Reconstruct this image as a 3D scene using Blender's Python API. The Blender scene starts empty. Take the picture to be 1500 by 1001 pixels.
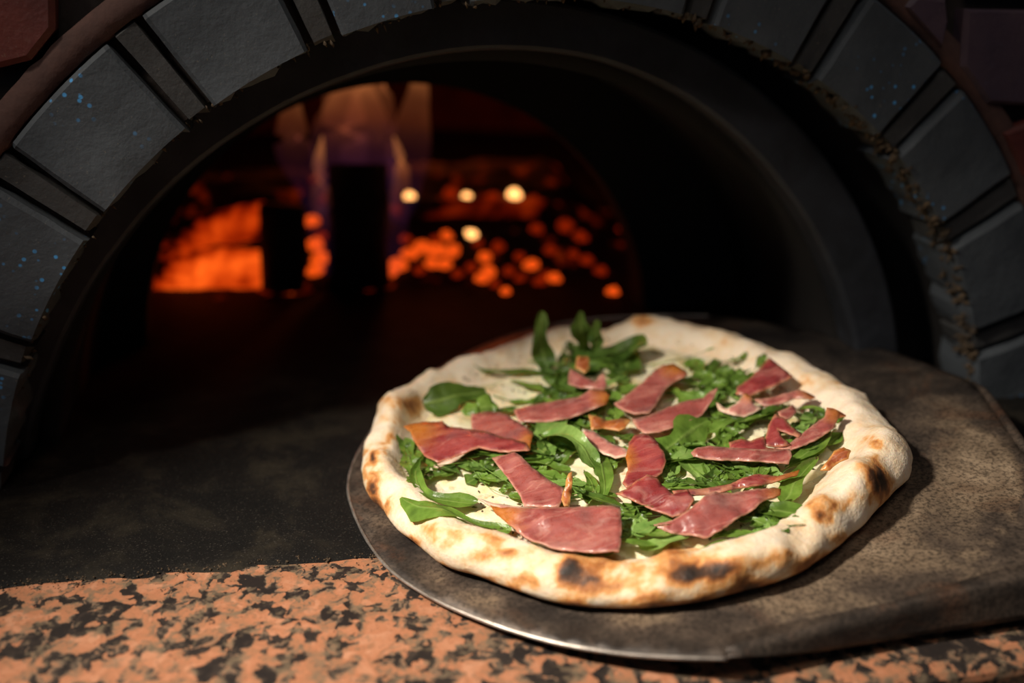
import bpy, bmesh, math, random
from math import sin, cos, pi, radians, hypot, atan2, sqrt, exp
from mathutils import Vector, noise
from mathutils.geometry import delaunay_2d_cdt

scene = bpy.context.scene
COL = scene.collection
R = random.Random(7)

# ------------------------------------------------------------------ camera
F_PX, PITCH, YAW, CAM_H = 1458.0, radians(20.575), radians(12.0), 0.2937
fwd = Vector((sin(YAW) * cos(PITCH), cos(YAW) * cos(PITCH), -sin(PITCH)))
rgt = Vector((cos(YAW), -sin(YAW), 0))
upv = rgt.cross(fwd)
CAM = Vector((0, 0, CAM_H))
cd = bpy.data.cameras.new('camera')
cam = bpy.data.objects.new('camera', cd)
COL.objects.link(cam)
cam.location = CAM
cam.rotation_euler = (pi / 2 - PITCH, 0, -YAW)
cd.sensor_width = 36
cd.lens = 36 * F_PX / 1500
cd.clip_start = 0.02
cd.dof.use_dof = True
cd.dof.focus_distance = 0.535
cd.dof.aperture_fstop = 2.8
scene.camera = cam

# ------------------------------------------------------------------ light
scene.view_settings.view_transform = 'Standard'
scene.view_settings.look = 'None'
scene.view_settings.exposure = 0.0
scene.view_settings.gamma = 1.0
scene.view_settings.use_curve_mapping = False

w = bpy.data.worlds.new('dim_room')
scene.world = w
w.use_nodes = True
w.node_tree.nodes['Background'].inputs[0].default_value = (0.35, 0.55, 1.0, 1)
w.node_tree.nodes['Background'].inputs[1].default_value = 0.013


def light(name, kind, loc, target, energy, color, **kw):
    d = bpy.data.lights.new(name, kind)
    d.energy = energy
    d.color = color
    for k, v in kw.items():
        setattr(d, k, v)
    o = bpy.data.objects.new(name, d)
    COL.objects.link(o)
    o.location = loc
    o.rotation_euler = (Vector(target) - Vector(loc)).to_track_quat('-Z', 'Y').to_euler()
    return o


light('counter_spot', 'SPOT', (-0.56, 0.27, 0.80), (0.13, 0.345, 0.0), 80, (1.0, 0.89, 0.76),
      spot_size=radians(43), spot_blend=1.0, shadow_soft_size=0.045)
light('counter_fill', 'AREA', (0.05, -0.25, 1.5), (0.14, 0.42, 0.0), 3.0, (1.0, 0.88, 0.76), size=0.5)  # unseen soft light added to fill the shadows on the counter
light('facade_fill', 'AREA', (-1.4, -1.2, 1.1), (-0.05, 0.57, 0.2), 1.3, (0.66, 0.84, 1.0), size=0.8)  # unseen cool area light added to brighten the facade

# ------------------------------------------------------------------ projection helpers (pixels of the 1500 x 1001 frame)
PLANE_S, PLANE_Z, PLANE_X = 0.08, 0.003, 0.015        # the peel rises gently towards its handle


def ray(px, py):
    return fwd + rgt * ((px - 750) / F_PX) - upv * ((py - 500.5) / F_PX)


def on_z(px, py, z=0.0):
    d = ray(px, py)
    return CAM + d * ((z - CAM.z) / d.z)


def on_y(px, py, y):
    d = ray(px, py)
    return CAM + d * (y / d.y)


def peel_z(x):
    return PLANE_Z + PLANE_S * (x - PLANE_X)


def on_peel(px, py, h=0.0):
    d = ray(px, py)
    t = (PLANE_Z + h + PLANE_S * (CAM.x - PLANE_X) - CAM.z) / (d.z - PLANE_S * d.x)
    return CAM + d * t


def to_px(v):
    q = Vector(v) - CAM
    z = q.dot(fwd)
    return 750 + F_PX * q.dot(rgt) / z, 500.5 - F_PX * q.dot(upv) / z


def fbm(v, o=4):
    return noise.fractal(Vector(v), 0.9, 2.0, o)


# ------------------------------------------------------------------ object helpers
def thing(name, label, cat, loc=(0, 0, 0), group=None):
    o = bpy.data.objects.new(name, None)
    COL.objects.link(o)
    o.location = loc
    o.empty_display_size = 0.05
    o['label'] = label
    o['category'] = cat
    if group:
        o['group'] = group
    return o


def world_loc(o):
    v = Vector((0, 0, 0))
    while o is not None:
        v += o.location
        o = o.parent
    return v


def mesh_obj(name, verts, faces, mat, parent=None, smooth=True, origin=None):
    """verts in world coordinates; origin = world position of the object's own origin"""
    base = world_loc(parent)
    org = Vector(origin) if origin is not None else base
    me = bpy.data.meshes.new(name)
    me.from_pydata([tuple(Vector(v) - org) for v in verts], [], faces)
    me.polygons.foreach_set('use_smooth', [smooth] * len(me.polygons))
    me.materials.append(mat)
    me.update()
    o = bpy.data.objects.new(name, me)
    COL.objects.link(o)
    o.parent = parent
    o.location = org - base
    return o


def attr(o, name, vals):
    a = o.data.attributes.new(name, 'FLOAT', 'POINT')
    a.data.foreach_set('value', vals)


def mod_solid(o, t, off=-1):
    m = o.modifiers.new('thickness', 'SOLIDIFY')
    m.thickness = t
    m.offset = off
    return m


def mod_bevel(o, w_, n=2):
    m = o.modifiers.new('bevel', 'BEVEL')
    m.width = w_
    m.segments = n
    m.limit_method = 'ANGLE'
    m.angle_limit = radians(40)


def box_vf(x0, x1, y0, y1, z0, z1):
    v = [(x, y, z) for z in (z0, z1) for y in (y0, y1) for x in (x0, x1)]
    f = [(0, 2, 3, 1), (4, 5, 7, 6), (0, 1, 5, 4), (1, 3, 7, 5), (3, 2, 6, 7), (2, 0, 4, 6)]
    return v, f


def tube_vf(path, radii, n=12, caps=True):
    vs, fs = [], []
    up = Vector((0, 0, 1))
    for i, p in enumerate(path):
        p = Vector(p)
        a = Vector(path[max(i - 1, 0)])
        b = Vector(path[min(i + 1, len(path) - 1)])
        t = (b - a).normalized()
        s = t.cross(up)
        if s.length < 1e-3:
            s = t.cross(Vector((1, 0, 0)))
        s.normalize()
        q = s.cross(t)
        for k in range(n):
            an = 2 * pi * k / n
            vs.append(p + (s * cos(an) + q * sin(an)) * radii[i])
    for i in range(len(path) - 1):
        for k in range(n):
            k2 = (k + 1) % n
            fs.append((i * n + k, i * n + k2, (i + 1) * n + k2, (i + 1) * n + k))
    if caps:
        fs.append(tuple(range(n - 1, -1, -1)))
        m = (len(path) - 1) * n
        fs.append(tuple(m + k for k in range(n)))
    return vs, fs


# ------------------------------------------------------------------ material helpers
def lin(r, g, b):
    f = lambda c: (c / 255 / 12.92) if c / 255 <= 0.04045 else ((c / 255 + 0.055) / 1.055) ** 2.4
    return (f(r), f(g), f(b), 1)


class NT:
    def __init__(self, name):
        self.m = bpy.data.materials.new(name)
        self.m.use_nodes = True
        self.t = self.m.node_tree
        self.b = self.t.nodes['Principled BSDF']
        self.out = self.t.nodes['Material Output']
        self.tc = self.n('ShaderNodeTexCoord')

    def n(self, kind, **kw):
        x = self.t.nodes.new(kind)
        for k, v in kw.items():
            setattr(x, k, v)
        return x

    def l(self, a, b):
        self.t.links.new(a, b)

    def mapping(self, scale=(1, 1, 1), rot=(0, 0, 0)):
        m = self.n('ShaderNodeMapping')
        m.inputs['Scale'].default_value = scale
        m.inputs['Rotation'].default_value = rot
        self.l(self.tc.outputs['Object'], m.inputs[0])
        return m.outputs[0]

    def noise(self, scale, detail=5, rough=0.6, dist=0.0, vec=None):
        x = self.n('ShaderNodeTexNoise')
        x.inputs['Scale'].default_value = scale
        x.inputs['Detail'].default_value = detail
        x.inputs['Roughness'].default_value = rough
        x.inputs['Distortion'].default_value = dist
        self.l(vec or self.tc.outputs['Object'], x.inputs['Vector'])
        return x.outputs['Fac']

    def voro(self, scale, feature='F1', out='Distance', vec=None, rand=1.0):
        x = self.n('ShaderNodeTexVoronoi', feature=feature)
        x.inputs['Scale'].default_value = scale
        x.inputs['Randomness'].default_value = rand
        self.l(vec or self.tc.outputs['Object'], x.inputs['Vector'])
        return x.outputs[out]

    def attr(self, name):
        x = self.n('ShaderNodeAttribute', attribute_name=name)
        return x.outputs['Fac']

    def ramp(self, fac, stops, interp='LINEAR'):
        x = self.n('ShaderNodeValToRGB')
        x.color_ramp.interpolation = interp
        e = x.color_ramp.elements
        while len(e) < len(stops):
            e.new(0.5)
        for i, (p, c) in enumerate(stops):
            e[i].position = p
            e[i].color = c if len(c) == 4 else (*c, 1)
        self.l(fac, x.inputs[0])
        return x.outputs[0]

    def mix(self, fac, a, b, mode='MIX'):
        x = self.n('ShaderNodeMix', data_type='RGBA', blend_type=mode)
        for i, v in ((0, fac), (6, a), (7, b)):
            if hasattr(v, 'is_output'):
                self.l(v, x.inputs[i])
            else:
                x.inputs[i].default_value = v
        return x.outputs[2]

    def math(self, op, a, b=0.0, clamp=False):
        x = self.n('ShaderNodeMath', operation=op, use_clamp=clamp)
        for i, v in ((0, a), (1, b)):
            if hasattr(v, 'is_output'):
                self.l(v, x.inputs[i])
            else:
                x.inputs[i].default_value = v
        return x.outputs[0]

    def color(self, c):
        if hasattr(c, 'is_output'):
            self.l(c, self.b.inputs['Base Color'])
        else:
            self.b.inputs['Base Color'].default_value = c

    def set(self, **kw):
        for k, v in kw.items():
            k = k.replace('_', ' ')
            if hasattr(v, 'is_output'):
                self.l(v, self.b.inputs[k])
            else:
                self.b.inputs[k].default_value = v

    def bump(self, h, strength=0.4, dist=0.002):
        x = self.n('ShaderNodeBump')
        x.inputs['Strength'].default_value = strength
        x.inputs['Distance'].default_value = dist
        self.l(h, x.inputs['Height'])
        self.l(x.outputs[0], self.b.inputs['Normal'])


BLK = (0, 0, 0, 1)
WHT = (1, 1, 1, 1)


def mat_granite():
    t = NT('pink_granite')
    v1 = t.mapping((1, 1, 1))
    warp = t.noise(70, 4, 0.6)
    vv = t.n('ShaderNodeVectorMath', operation='ADD')
    sc = t.n('ShaderNodeVectorMath', operation='SCALE')
    nz = t.n('ShaderNodeTexNoise')
    nz.inputs['Scale'].default_value = 90
    nz.inputs['Detail'].default_value = 4
    t.l(t.tc.outputs['Object'], nz.inputs['Vector'])
    t.l(nz.outputs['Color'], sc.inputs[0])
    sc.inputs['Scale'].default_value = 0.020
    t.l(v1, vv.inputs[0])
    t.l(sc.outputs[0], vv.inputs[1])
    a = t.noise(62, 4, 0.6, 0.2, vv.outputs[0])
    cell = t.voro(150, 'F1', 'Color', vv.outputs[0])
    sep = t.n('ShaderNodeSeparateColor')
    t.l(cell, sep.inputs[0])
    val = t.math('ADD', a, t.math('MULTIPLY', sep.outputs[0], 0.26))
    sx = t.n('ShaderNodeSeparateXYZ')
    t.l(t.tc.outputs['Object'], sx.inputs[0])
    soot_shade = t.n('ShaderNodeMapRange')  # darker towards the right: shade put into the granite's colour
    t.l(sx.outputs[0], soot_shade.inputs[0])
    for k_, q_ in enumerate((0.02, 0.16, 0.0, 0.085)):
        soot_shade.inputs[k_ + 1].default_value = q_
    val = t.math('SUBTRACT', val, soot_shade.outputs[0])
    base = t.ramp(val, [(0.50, lin(40, 35, 33)), (0.575, lin(58, 50, 45)), (0.60, lin(112, 96, 80)), (0.635, lin(152, 110, 82)),
                        (0.72, lin(172, 115, 84)), (0.90, lin(188, 136, 106))])
    fine = t.noise(380, 4, 0.7)
    base = t.mix(t.ramp(fine, [(0.30, WHT), (0.42, BLK)]), base, lin(62, 50, 42))
    grey = t.ramp(t.noise(130, 3, 0.6), [(0.56, BLK), (0.64, (0.7, 0.7, 0.7, 1))])
    base = t.mix(grey, base, lin(118, 102, 82))
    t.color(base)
    t.set(Roughness=0.42)
    t.bump(fine, 0.15, 0.0006)
    return t.m


def mat_hearth():
    t = NT('sooty_hearth_stone')
    n1 = t.noise(15, 7, 0.7, 0.4)
    n2 = t.noise(900, 2, 0.6)
    c = t.ramp(n1, [(0.34, lin(4, 4, 4)), (0.5, lin(14, 12, 10)), (0.68, lin(44, 39, 30))])
    c = t.mix(t.ramp(n2, [(0.60, BLK), (0.74, (0.9, 0.9, 0.9, 1))]), c, lin(64, 60, 54))
    t.color(c)
    t.set(Roughness=0.8, Specular_IOR_Level=0.2)
    t.bump(t.math('ADD', t.noise(60, 5, 0.6), t.math('MULTIPLY', n2, 0.3)), 0.5, 0.002)
    return t.m


def mat_stone(name, base, dark, spec, rough=0.55, specks=0.5):
    t = NT(name)
    n1 = t.noise(14, 6, 0.65)
    c = t.ramp(n1, [(0.3, dark), (0.7, base)])
    d = t.voro(170, 'F1', 'Distance')
    gate = t.ramp(t.noise(16, 2, 0.5), [(0.52, BLK), (0.62, WHT)])
    dots = t.math('MULTIPLY', t.ramp(d, [(0.14, WHT), (0.24, BLK)]), gate)
    dots = t.math('MULTIPLY', dots, specks)
    c = t.mix(dots, c, spec)
    sc = t.ramp(t.noise(500, 2, 0.6), [(0.66, BLK), (0.76, (0.3, 0.3, 0.3, 1))])
    c = t.mix(sc, c, lin(150, 140, 120))
    t.color(c)
    t.set(Roughness=rough)
    t.bump(t.math('ADD', t.noise(45, 5, 0.65), t.math('MULTIPLY', t.noise(400, 2, 0.5), 0.15)), 0.45, 0.003)
    return t.m


def mat_plain(name, c1, c2, scale=30, rough=0.7, metal=0.0, bump=0.4, bd=0.002):
    t = NT(name)
    n1 = t.noise(scale, 6, 0.65)
    t.color(t.ramp(n1, [(0.3, c1), (0.7, c2)]))
    t.set(Roughness=rough, Metallic=metal)
    t.bump(t.noise(scale * 4, 4, 0.6), bump, bd)
    return t.m


def mat_peel():
    t = NT('blackened_steel')
    st = t.attr('stain')
    n1 = t.noise(24, 8, 0.7, 0.5)
    n0 = t.noise(9, 4, 0.6, 0.8)
    v = t.math('ADD', t.math('MULTIPLY', st, 0.52), t.math('MULTIPLY', t.math('SUBTRACT', n1, 0.5), 0.95))
    v = t.math('ADD', v, t.math('MULTIPLY', t.math('SUBTRACT', n0, 0.5), 0.5))
    v = t.math('ADD', v, 0.33)
    c = t.ramp(v, [(0.06, lin(34, 31, 31)), (0.26, lin(62, 55, 50)), (0.44, lin(96, 83, 72)), (0.62, lin(138, 119, 98)), (0.85, lin(178, 156, 130))])
    rust = t.ramp(t.noise(15, 5, 0.7, 0.8), [(0.56, BLK), (0.68, WHT)])
    c = t.mix(t.math('MULTIPLY', rust, 0.42), c, lin(104, 68, 46))
    fine = t.noise(480, 3, 0.7)
    c = t.mix(t.ramp(fine, [(0.38, (0.7, 0.7, 0.7, 1)), (0.55, BLK)]), c, lin(38, 34, 31))
    t.color(c)
    t.set(Roughness=t.ramp(n1, [(0.3, (0.36,) * 3 + (1,)), (0.7, (0.6,) * 3 + (1,))]), Metallic=0.3)
    t.bump(t.math('ADD', t.noise(70, 5, 0.6), t.math('MULTIPLY', fine, 0.25)), 0.35, 0.0012)
    return t.m


def mat_crust():
    t = NT('baked_dough')
    bake = t.attr('bake')
    n1 = t.noise(140, 5, 0.6)
    n2 = t.noise(48, 5, 0.65)
    v = t.math('ADD', bake, t.math('MULTIPLY', t.math('SUBTRACT', n1, 0.5), 0.50))
    v = t.math('ADD', v, t.math('MULTIPLY', t.math('SUBTRACT', n2, 0.5), 0.62))
    c = t.ramp(v, [(0.06, lin(243, 226, 202)), (0.24, lin(236, 208, 170)), (0.38, lin(222, 160, 94)), (0.54, lin(172, 106, 52)),
                   (0.72, lin(92, 58, 34)), (0.95, lin(40, 30, 24))])
    flour = t.ramp(t.noise(600, 3, 0.7), [(0.5, BLK), (0.68, (0.4, 0.4, 0.4, 1))])
    flour = t.math('MULTIPLY', flour, t.math('SUBTRACT', 0.75, v, True))
    c = t.mix(flour, c, lin(246, 232, 206))
    t.color(c)
    t.set(Roughness=0.6, Subsurface_Weight=0.12, Subsurface_Scale=0.006)
    t.bump(t.math('ADD', t.noise(110, 5, 0.65), t.math('MULTIPLY', t.noise(520, 3, 0.6), 0.3)), 0.6, 0.0022)
    return t.m


def mat_cheese():
    t = NT('melted_cheese')
    n1 = t.noise(60, 5, 0.6, 0.3)
    c = t.ramp(n1, [(0.32, lin(214, 196, 140)), (0.48, lin(240, 228, 190)), (0.64, lin(248, 240, 214)), (0.82, lin(236, 200, 130))])
    br = t.ramp(t.noise(85, 3, 0.5), [(0.68, BLK), (0.76, WHT)])
    c = t.mix(t.math('MULTIPLY', br, 0.7), c, lin(205, 140, 66))
    t.color(c)
    t.set(Roughness=0.26, Subsurface_Weight=0.15, Subsurface_Scale=0.006)
    t.bump(t.noise(120, 4, 0.6), 0.6, 0.0018)
    return t.m


def mat_leaf(name, dark, mid, light_):
    t = NT(name)
    e = t.attr('mid')          # 0 on the midrib .. 1 at the margin
    n1 = t.noise(90, 4, 0.6)
    c = t.ramp(n1, [(0.3, dark), (0.55, mid), (0.8, light_)])
    rib = t.ramp(e, [(0.03, WHT), (0.16, BLK)])
    c = t.mix(t.math('MULTIPLY', rib, 0.55), c, lin(150, 178, 92))
    t.color(c)
    t.set(Roughness=0.34)
    t.bump(t.math('ADD', t.noise(240, 3, 0.6), t.math('MULTIPLY', rib, 0.5)), 0.5, 0.0012)
    tr = t.n('ShaderNodeBsdfTranslucent')
    t.l(t.mix(0.6, c, lin(140, 160, 58)), tr.inputs[0])
    ms = t.n('ShaderNodeMixShader')
    ms.inputs[0].default_value = 0.28
    t.l(t.b.outputs[0], ms.inputs[1])
    t.l(tr.outputs[0], ms.inputs[2])
    t.l(ms.outputs[0], t.out.inputs[0])
    return t.m


def mat_ham(name, deep, mid, pale, fat, rim=0.9):
    t = NT(name)
    e = t.attr('edge')
    al = t.attr('along')
    st = t.noise(30, 6, 0.65, 0.4, t.mapping((1, 3.6, 1), (0, 0, 0.35)))
    c = t.ramp(st, [(0.28, deep), (0.52, mid), (0.78, pale)])
    bands = t.noise(1.0, 4, 0.6)
    fl = t.ramp(t.noise(17, 3, 0.5, 0.8, t.mapping((1, 3.2, 1), (0, 0, 0.5))), [(0.475, BLK), (0.50, (0.20, 0.20, 0.20, 1)), (0.525, BLK)])
    c = t.mix(fl, c, lin(222, 176, 158))
    sm = t.ramp(t.noise(42, 2, 0.5), [(0.56, BLK), (0.72, (0.5, 0.5, 0.5, 1))])
    c = t.mix(sm, c, lin(104, 84, 84))
    ee = t.math('ADD', e, t.math('MULTIPLY', t.math('SUBTRACT', t.noise(160, 4, 0.6), 0.5), 0.55))
    c = t.mix(t.math('MULTIPLY', t.ramp(ee, [(0.02, WHT), (0.26, BLK)]), rim), c, fat)
    end = t.ramp(t.math('ADD', al, t.math('MULTIPLY', t.math('SUBTRACT', st, 0.5), 0.5)), [(0.60, BLK), (0.88, WHT)])
    c = t.mix(end, c, lin(178, 108, 46))
    t.color(c)
    t.set(Roughness=t.ramp(t.noise(220, 3, 0.6), [(0.40, (0.22,) * 3 + (1,)), (0.60, (0.62,) * 3 + (1,))]), Subsurface_Weight=0.15, Subsurface_Scale=0.004)
    t.bump(t.math('ADD', st, t.math('MULTIPLY', t.noise(420, 3, 0.6), 0.35)), 0.5, 0.0012)
    return t.m


def mat_ember(name, hot, strength, lo=0.45, hi=0.62, scale=28):
    t = NT(name)
    n1 = t.noise(scale, 4, 0.6)
    t.color(t.ramp(n1, [(0.3, lin(18, 14, 12)), (0.7, lin(60, 50, 44))]))
    t.set(Roughness=0.9)
    g = t.ramp(n1, [(lo, BLK), (hi, WHT)])
    t.l(t.ramp(n1, [(lo, (hot[0], hot[1] * 0.25, 0, 1)), (hi, hot)]), t.b.inputs['Emission Color'])
    t.l(t.math('MULTIPLY', g, strength), t.b.inputs['Emission Strength'])
    t.bump(n1, 0.6, 0.004)
    return t.m


def mat_flame():
    t = NT('flame_gas')
    sep = t.n('ShaderNodeSeparateXYZ')
    t.l(t.tc.outputs['Generated'], sep.inputs[0])
    h = t.math('ADD', sep.outputs[2], t.math('MULTIPLY', t.math('SUBTRACT', t.noise(30, 3, 0.5), 0.5), 0.35))
    c = t.ramp(h, [(0.05, (0.12, 0.06, 0.30, 1)), (0.35, (0.30, 0.06, 0.14, 1)), (0.6, (0.75, 0.16, 0.06, 1)), (0.9, (1.0, 0.32, 0.09, 1))])
    s = t.ramp(h, [(0.0, (0.010,) * 3 + (1,)), (0.45, (0.016,) * 3 + (1,)), (0.72, (0.04,) * 3 + (1,)), (0.95, (0.12,) * 3 + (1,))])
    em = t.n('ShaderNodeEmission')
    t.l(c, em.inputs[0])
    t.l(s, em.inputs[1])
    tr = t.n('ShaderNodeBsdfTransparent')
    ad = t.n('ShaderNodeAddShader')
    t.l(em.outputs[0], ad.inputs[0])
    t.l(tr.outputs[0], ad.inputs[1])
    t.l(ad.outputs[0], t.out.inputs[0])
    return t.m


M_GRANITE = mat_granite()
M_HEARTH = mat_hearth()
M_VOUSS = mat_stone('blue_black_stone', lin(82, 88, 94), lin(54, 60, 66), lin(80, 170, 240), 0.72, 0.9)  # blue specks are glints of light put into the stone's colour
M_JOINT = mat_stone('grey_joint_stone', lin(74, 74, 74), lin(46, 47, 48), lin(120, 130, 140), 0.7, 0.1)
M_BRICKRED = mat_stone('dull_red_stone', lin(128, 62, 52), lin(84, 42, 40), lin(150, 120, 110), 0.6, 0.1)
M_PURPLE = mat_stone('purple_grey_stone', lin(96, 76, 86), lin(66, 54, 70), lin(120, 120, 150), 0.6, 0.1)
M_MORTAR = mat_plain('brown_mortar', lin(66, 46, 42), lin(98, 68, 60), 40, 0.85)
M_GROOVE = mat_plain('dark_groove', lin(30, 24, 22), lin(52, 42, 38), 40, 0.9)
M_CHIP = mat_plain('chipped_mortar', lin(48, 38, 28), lin(96, 78, 56), 60, 0.9, 0, 0.6, 0.003)
M_IRON = mat_plain('dark_iron', lin(40, 42, 46), lin(62, 66, 74), 25, 0.55, 0.4, 0.3)
M_SOOT = mat_plain('soot_shade', lin(14, 12, 11), lin(26, 22, 20), 25, 0.95)
M_CHAMBER = mat_plain('fire_brick', lin(70, 36, 28), lin(110, 60, 44), 20, 0.9)
M_PEEL = mat_peel()
M_STEELRIM = mat_plain('worn_bare_steel', lin(140, 132, 124), lin(225, 216, 206), 90, 0.35, 0.8, 0.3, 0.0006)
M_WOOD = mat_plain('worn_wood', lin(110, 78, 50), lin(150, 112, 74), 30, 0.6)
M_CRUST = mat_crust()
M_CHEESE = mat_cheese()
M_HERB = mat_plain('dried_herb', lin(52, 44, 22), lin(92, 78, 40), 300, 0.8)
M_LEAF = [mat_leaf('arugula_dark', lin(56, 84, 32), lin(84, 114, 46), lin(106, 140, 62)),
          mat_leaf('arugula_mid', lin(82, 112, 42), lin(114, 150, 60), lin(144, 176, 84)),
          mat_leaf('arugula_pale', lin(106, 146, 66), lin(140, 176, 90), lin(168, 198, 116))]
M_HAM = [mat_ham('ham_rose', lin(126, 58, 55), lin(160, 86, 79), lin(190, 126, 112), lin(210, 158, 134), 0.65),
         mat_ham('ham_deep', lin(106, 36, 38), lin(144, 58, 58), lin(178, 94, 86), lin(200, 138, 104), 0.65),
         mat_ham('ham_pale', lin(172, 98, 90), lin(196, 130, 118), lin(216, 166, 146), lin(230, 196, 170)),
         mat_ham('ham_amber', lin(124, 60, 34), lin(164, 90, 44), lin(190, 122, 62), lin(206, 148, 84))]
M_WOODCHAR = mat_plain('charred_wood', lin(16, 12, 10), lin(44, 34, 28), 30, 0.9, 0, 0.8, 0.006)
M_FLAME = mat_flame()
M_BASE = mat_plain('dark_plaster', lin(30, 27, 25), lin(46, 42, 38), 12, 0.8)
M_TILE = mat_plain('dark_floor_tile', lin(46, 42, 40), lin(66, 62, 58), 8, 0.6)

# ------------------------------------------------------------------ setting
v, f = box_vf(-3, 3, -3, 2.4, -0.98, -0.95)
o = mesh_obj('floor', v, f, M_TILE, smooth=False)
o['kind'] = 'structure'

# ------------------------------------------------------------------ counter
counter = thing('granite_counter', 'speckled salmon and black granite counter in front of the oven mouth', 'counter', (0.15, 0.40, -0.95))
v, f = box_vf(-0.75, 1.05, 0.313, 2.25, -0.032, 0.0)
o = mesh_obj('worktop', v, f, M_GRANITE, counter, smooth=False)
mod_bevel(o, 0.006, 3)
v, f = box_vf(-0.72, 1.02, 0.40, 2.22, -0.95, -0.032)
mesh_obj('base', v, f, M_BASE, counter, smooth=False)

# ------------------------------------------------------------------ oven
oven = thing('pizza_oven', 'dark arched wood-fired oven with blue-black stone facing and glowing chamber', 'oven', (0.13, 0.60, 0.0))

# hearth: sooty slab, its ragged front edge lying on the granite
HE = [(-0.75, 0.478), (-0.165, 0.473), (0.027, 0.461), (0.3, 0.452), (1.05, 0.44)]


def hearth_front(x):
    for (a, b), (c, d) in zip(HE, HE[1:]):
        if a <= x <= c:
            return b + (d - b) * (x - a) / (c - a)
    return HE[-1][1]


vs, fs = [], []
NX = 260
for i in range(NX + 1):
    x = -0.75 + 1.8 * i / NX
    y0 = hearth_front(x) + 0.0035 * fbm((x * 45, 3, 0)) + 0.0016 * fbm((x * 260, 7, 0))
    for y, z in ((y0 - 0.001, 0.0001), (y0 + 0.0015, 0.0011), (y0 + 0.012, 0.0018), (y0 + 0.05, 0.002), (0.66, 0.002), (2.2, 0.002)):
        vs.append((x, y, z + (0.0004 * fbm((x * 120, y * 120, 1)) if y < 0.6 and z > 0.001 else 0)))
for i in range(NX):
    for k in range(5):
        a = i * 6 + k
        fs.append((a, a + 6, a + 7, a + 1))
mesh_obj('hearth_floor', vs, fs, M_HEARTH, oven)
# grit along the front edge of the hearth
vs, fs = [], []
for k in range(700):
    x = R.uniform(-0.4, 0.35)
    y = hearth_front(x) + R.gauss(0, 0.0035)
    s = R.uniform(0.0003, 0.0009)
    n = len(vs)
    c = Vector((x, y, 0.0012))
    for d in ((1, 0, 0), (0, 1, 0), (-1, 0, 0), (0, -1, 0), (0, 0, 1)):
        vs.append(c + Vector(d) * s * R.uniform(0.6, 1.4))
    fs += [(n, n + 1, n + 4), (n + 1, n + 2, n + 4), (n + 2, n + 3, n + 4), (n + 3, n, n + 4)]
o = mesh_obj('crumbs', vs, fs, M_CHIP, oven, smooth=False)
o['kind'] = 'stuff'

YF, FCX, FCZ, FR0, FR1 = 0.572, 0.1398, -0.0526, 0.328, 0.388      # facing arch
YR, RCX, RCZ, RR0, RR1 = 0.610, 0.1100, -0.0415, 0.2869, 0.320     # iron ring
RTAB = [(-90, 0), (0, 0.0), (18, -.001), (28, -.003), (43, -.0022), (62, .003), (75, .0042), (90, .002), (106, -.002), (120, -.0037), (140, -.0035), (152, -.001), (158, .001), (169, .007), (180, .010), (271, .010)]


def ring_bend(a):
    d = math.degrees(a)
    for (p, q), (u, w_) in zip(RTAB, RTAB[1:]):
        if p <= d <= u:
            return q + (w_ - q) * (d - p) / (u - p)
    return 0.0
YM, MCX, MCZ, MR = 0.820, 0.081, -0.0094, 0.2167                    # chamber mouth


def arch_plate(name, cx, cz, r0, y0, y1, mat, parent, outer, n=96, zmin=0.0, bend=None):
    """wall plate with an arched hole; outer(angle) gives the outer point"""
    a0 = math.asin(max(-1, min(1, (zmin - cz) / r0)))
    vs, fs = [], []
    for i in range(n + 1):
        a = a0 + (pi - 2 * a0) * i / n
        rb = r0 + (bend(a) if bend else 0)
        p0 = (cx + rb * cos(a), cz + rb * sin(a))
        p1 = outer(a, cx, cz)
        for (x, z) in (p0, p1):
            for y in (y0, y1):
                vs.append((x, y, max(z, zmin)))
    for i in range(n):
        b = i * 4
        fs += [(b, b + 2, b + 6, b + 4), (b + 1, b + 5, b + 7, b + 3), (b, b + 4, b + 5, b + 1), (b + 2, b + 3, b + 7, b + 6)]
    fs += [(0, 1, 3, 2), (n * 4, n * 4 + 2, n * 4 + 3, n * 4 + 1)]
    return mesh_obj(name, vs, fs, mat, parent, smooth=False)


def rect_outer(x0, x1, z1):
    def fn(a, cx, cz):
        dx, dz = cos(a), sin(a)
        t = 1e9
        if dx > 1e-6:
            t = min(t, (x1 - cx) / dx)
        if dx < -1e-6:
            t = min(t, (x0 - cx) / dx)
        if dz > 1e-6:
            t = min(t, (z1 - cz) / dz)
        return cx + dx * t, cz + dz * t
    return fn


def ring_outer(r):
    return lambda a, cx, cz: (cx + r * cos(a), cz + r * sin(a))


facade = arch_plate('facade_wall', FCX, FCZ, FR0 + 0.006, YF + 0.013, YF + 0.05, M_GROOVE, oven, rect_outer(-0.75, 1.05, 0.75))


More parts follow.
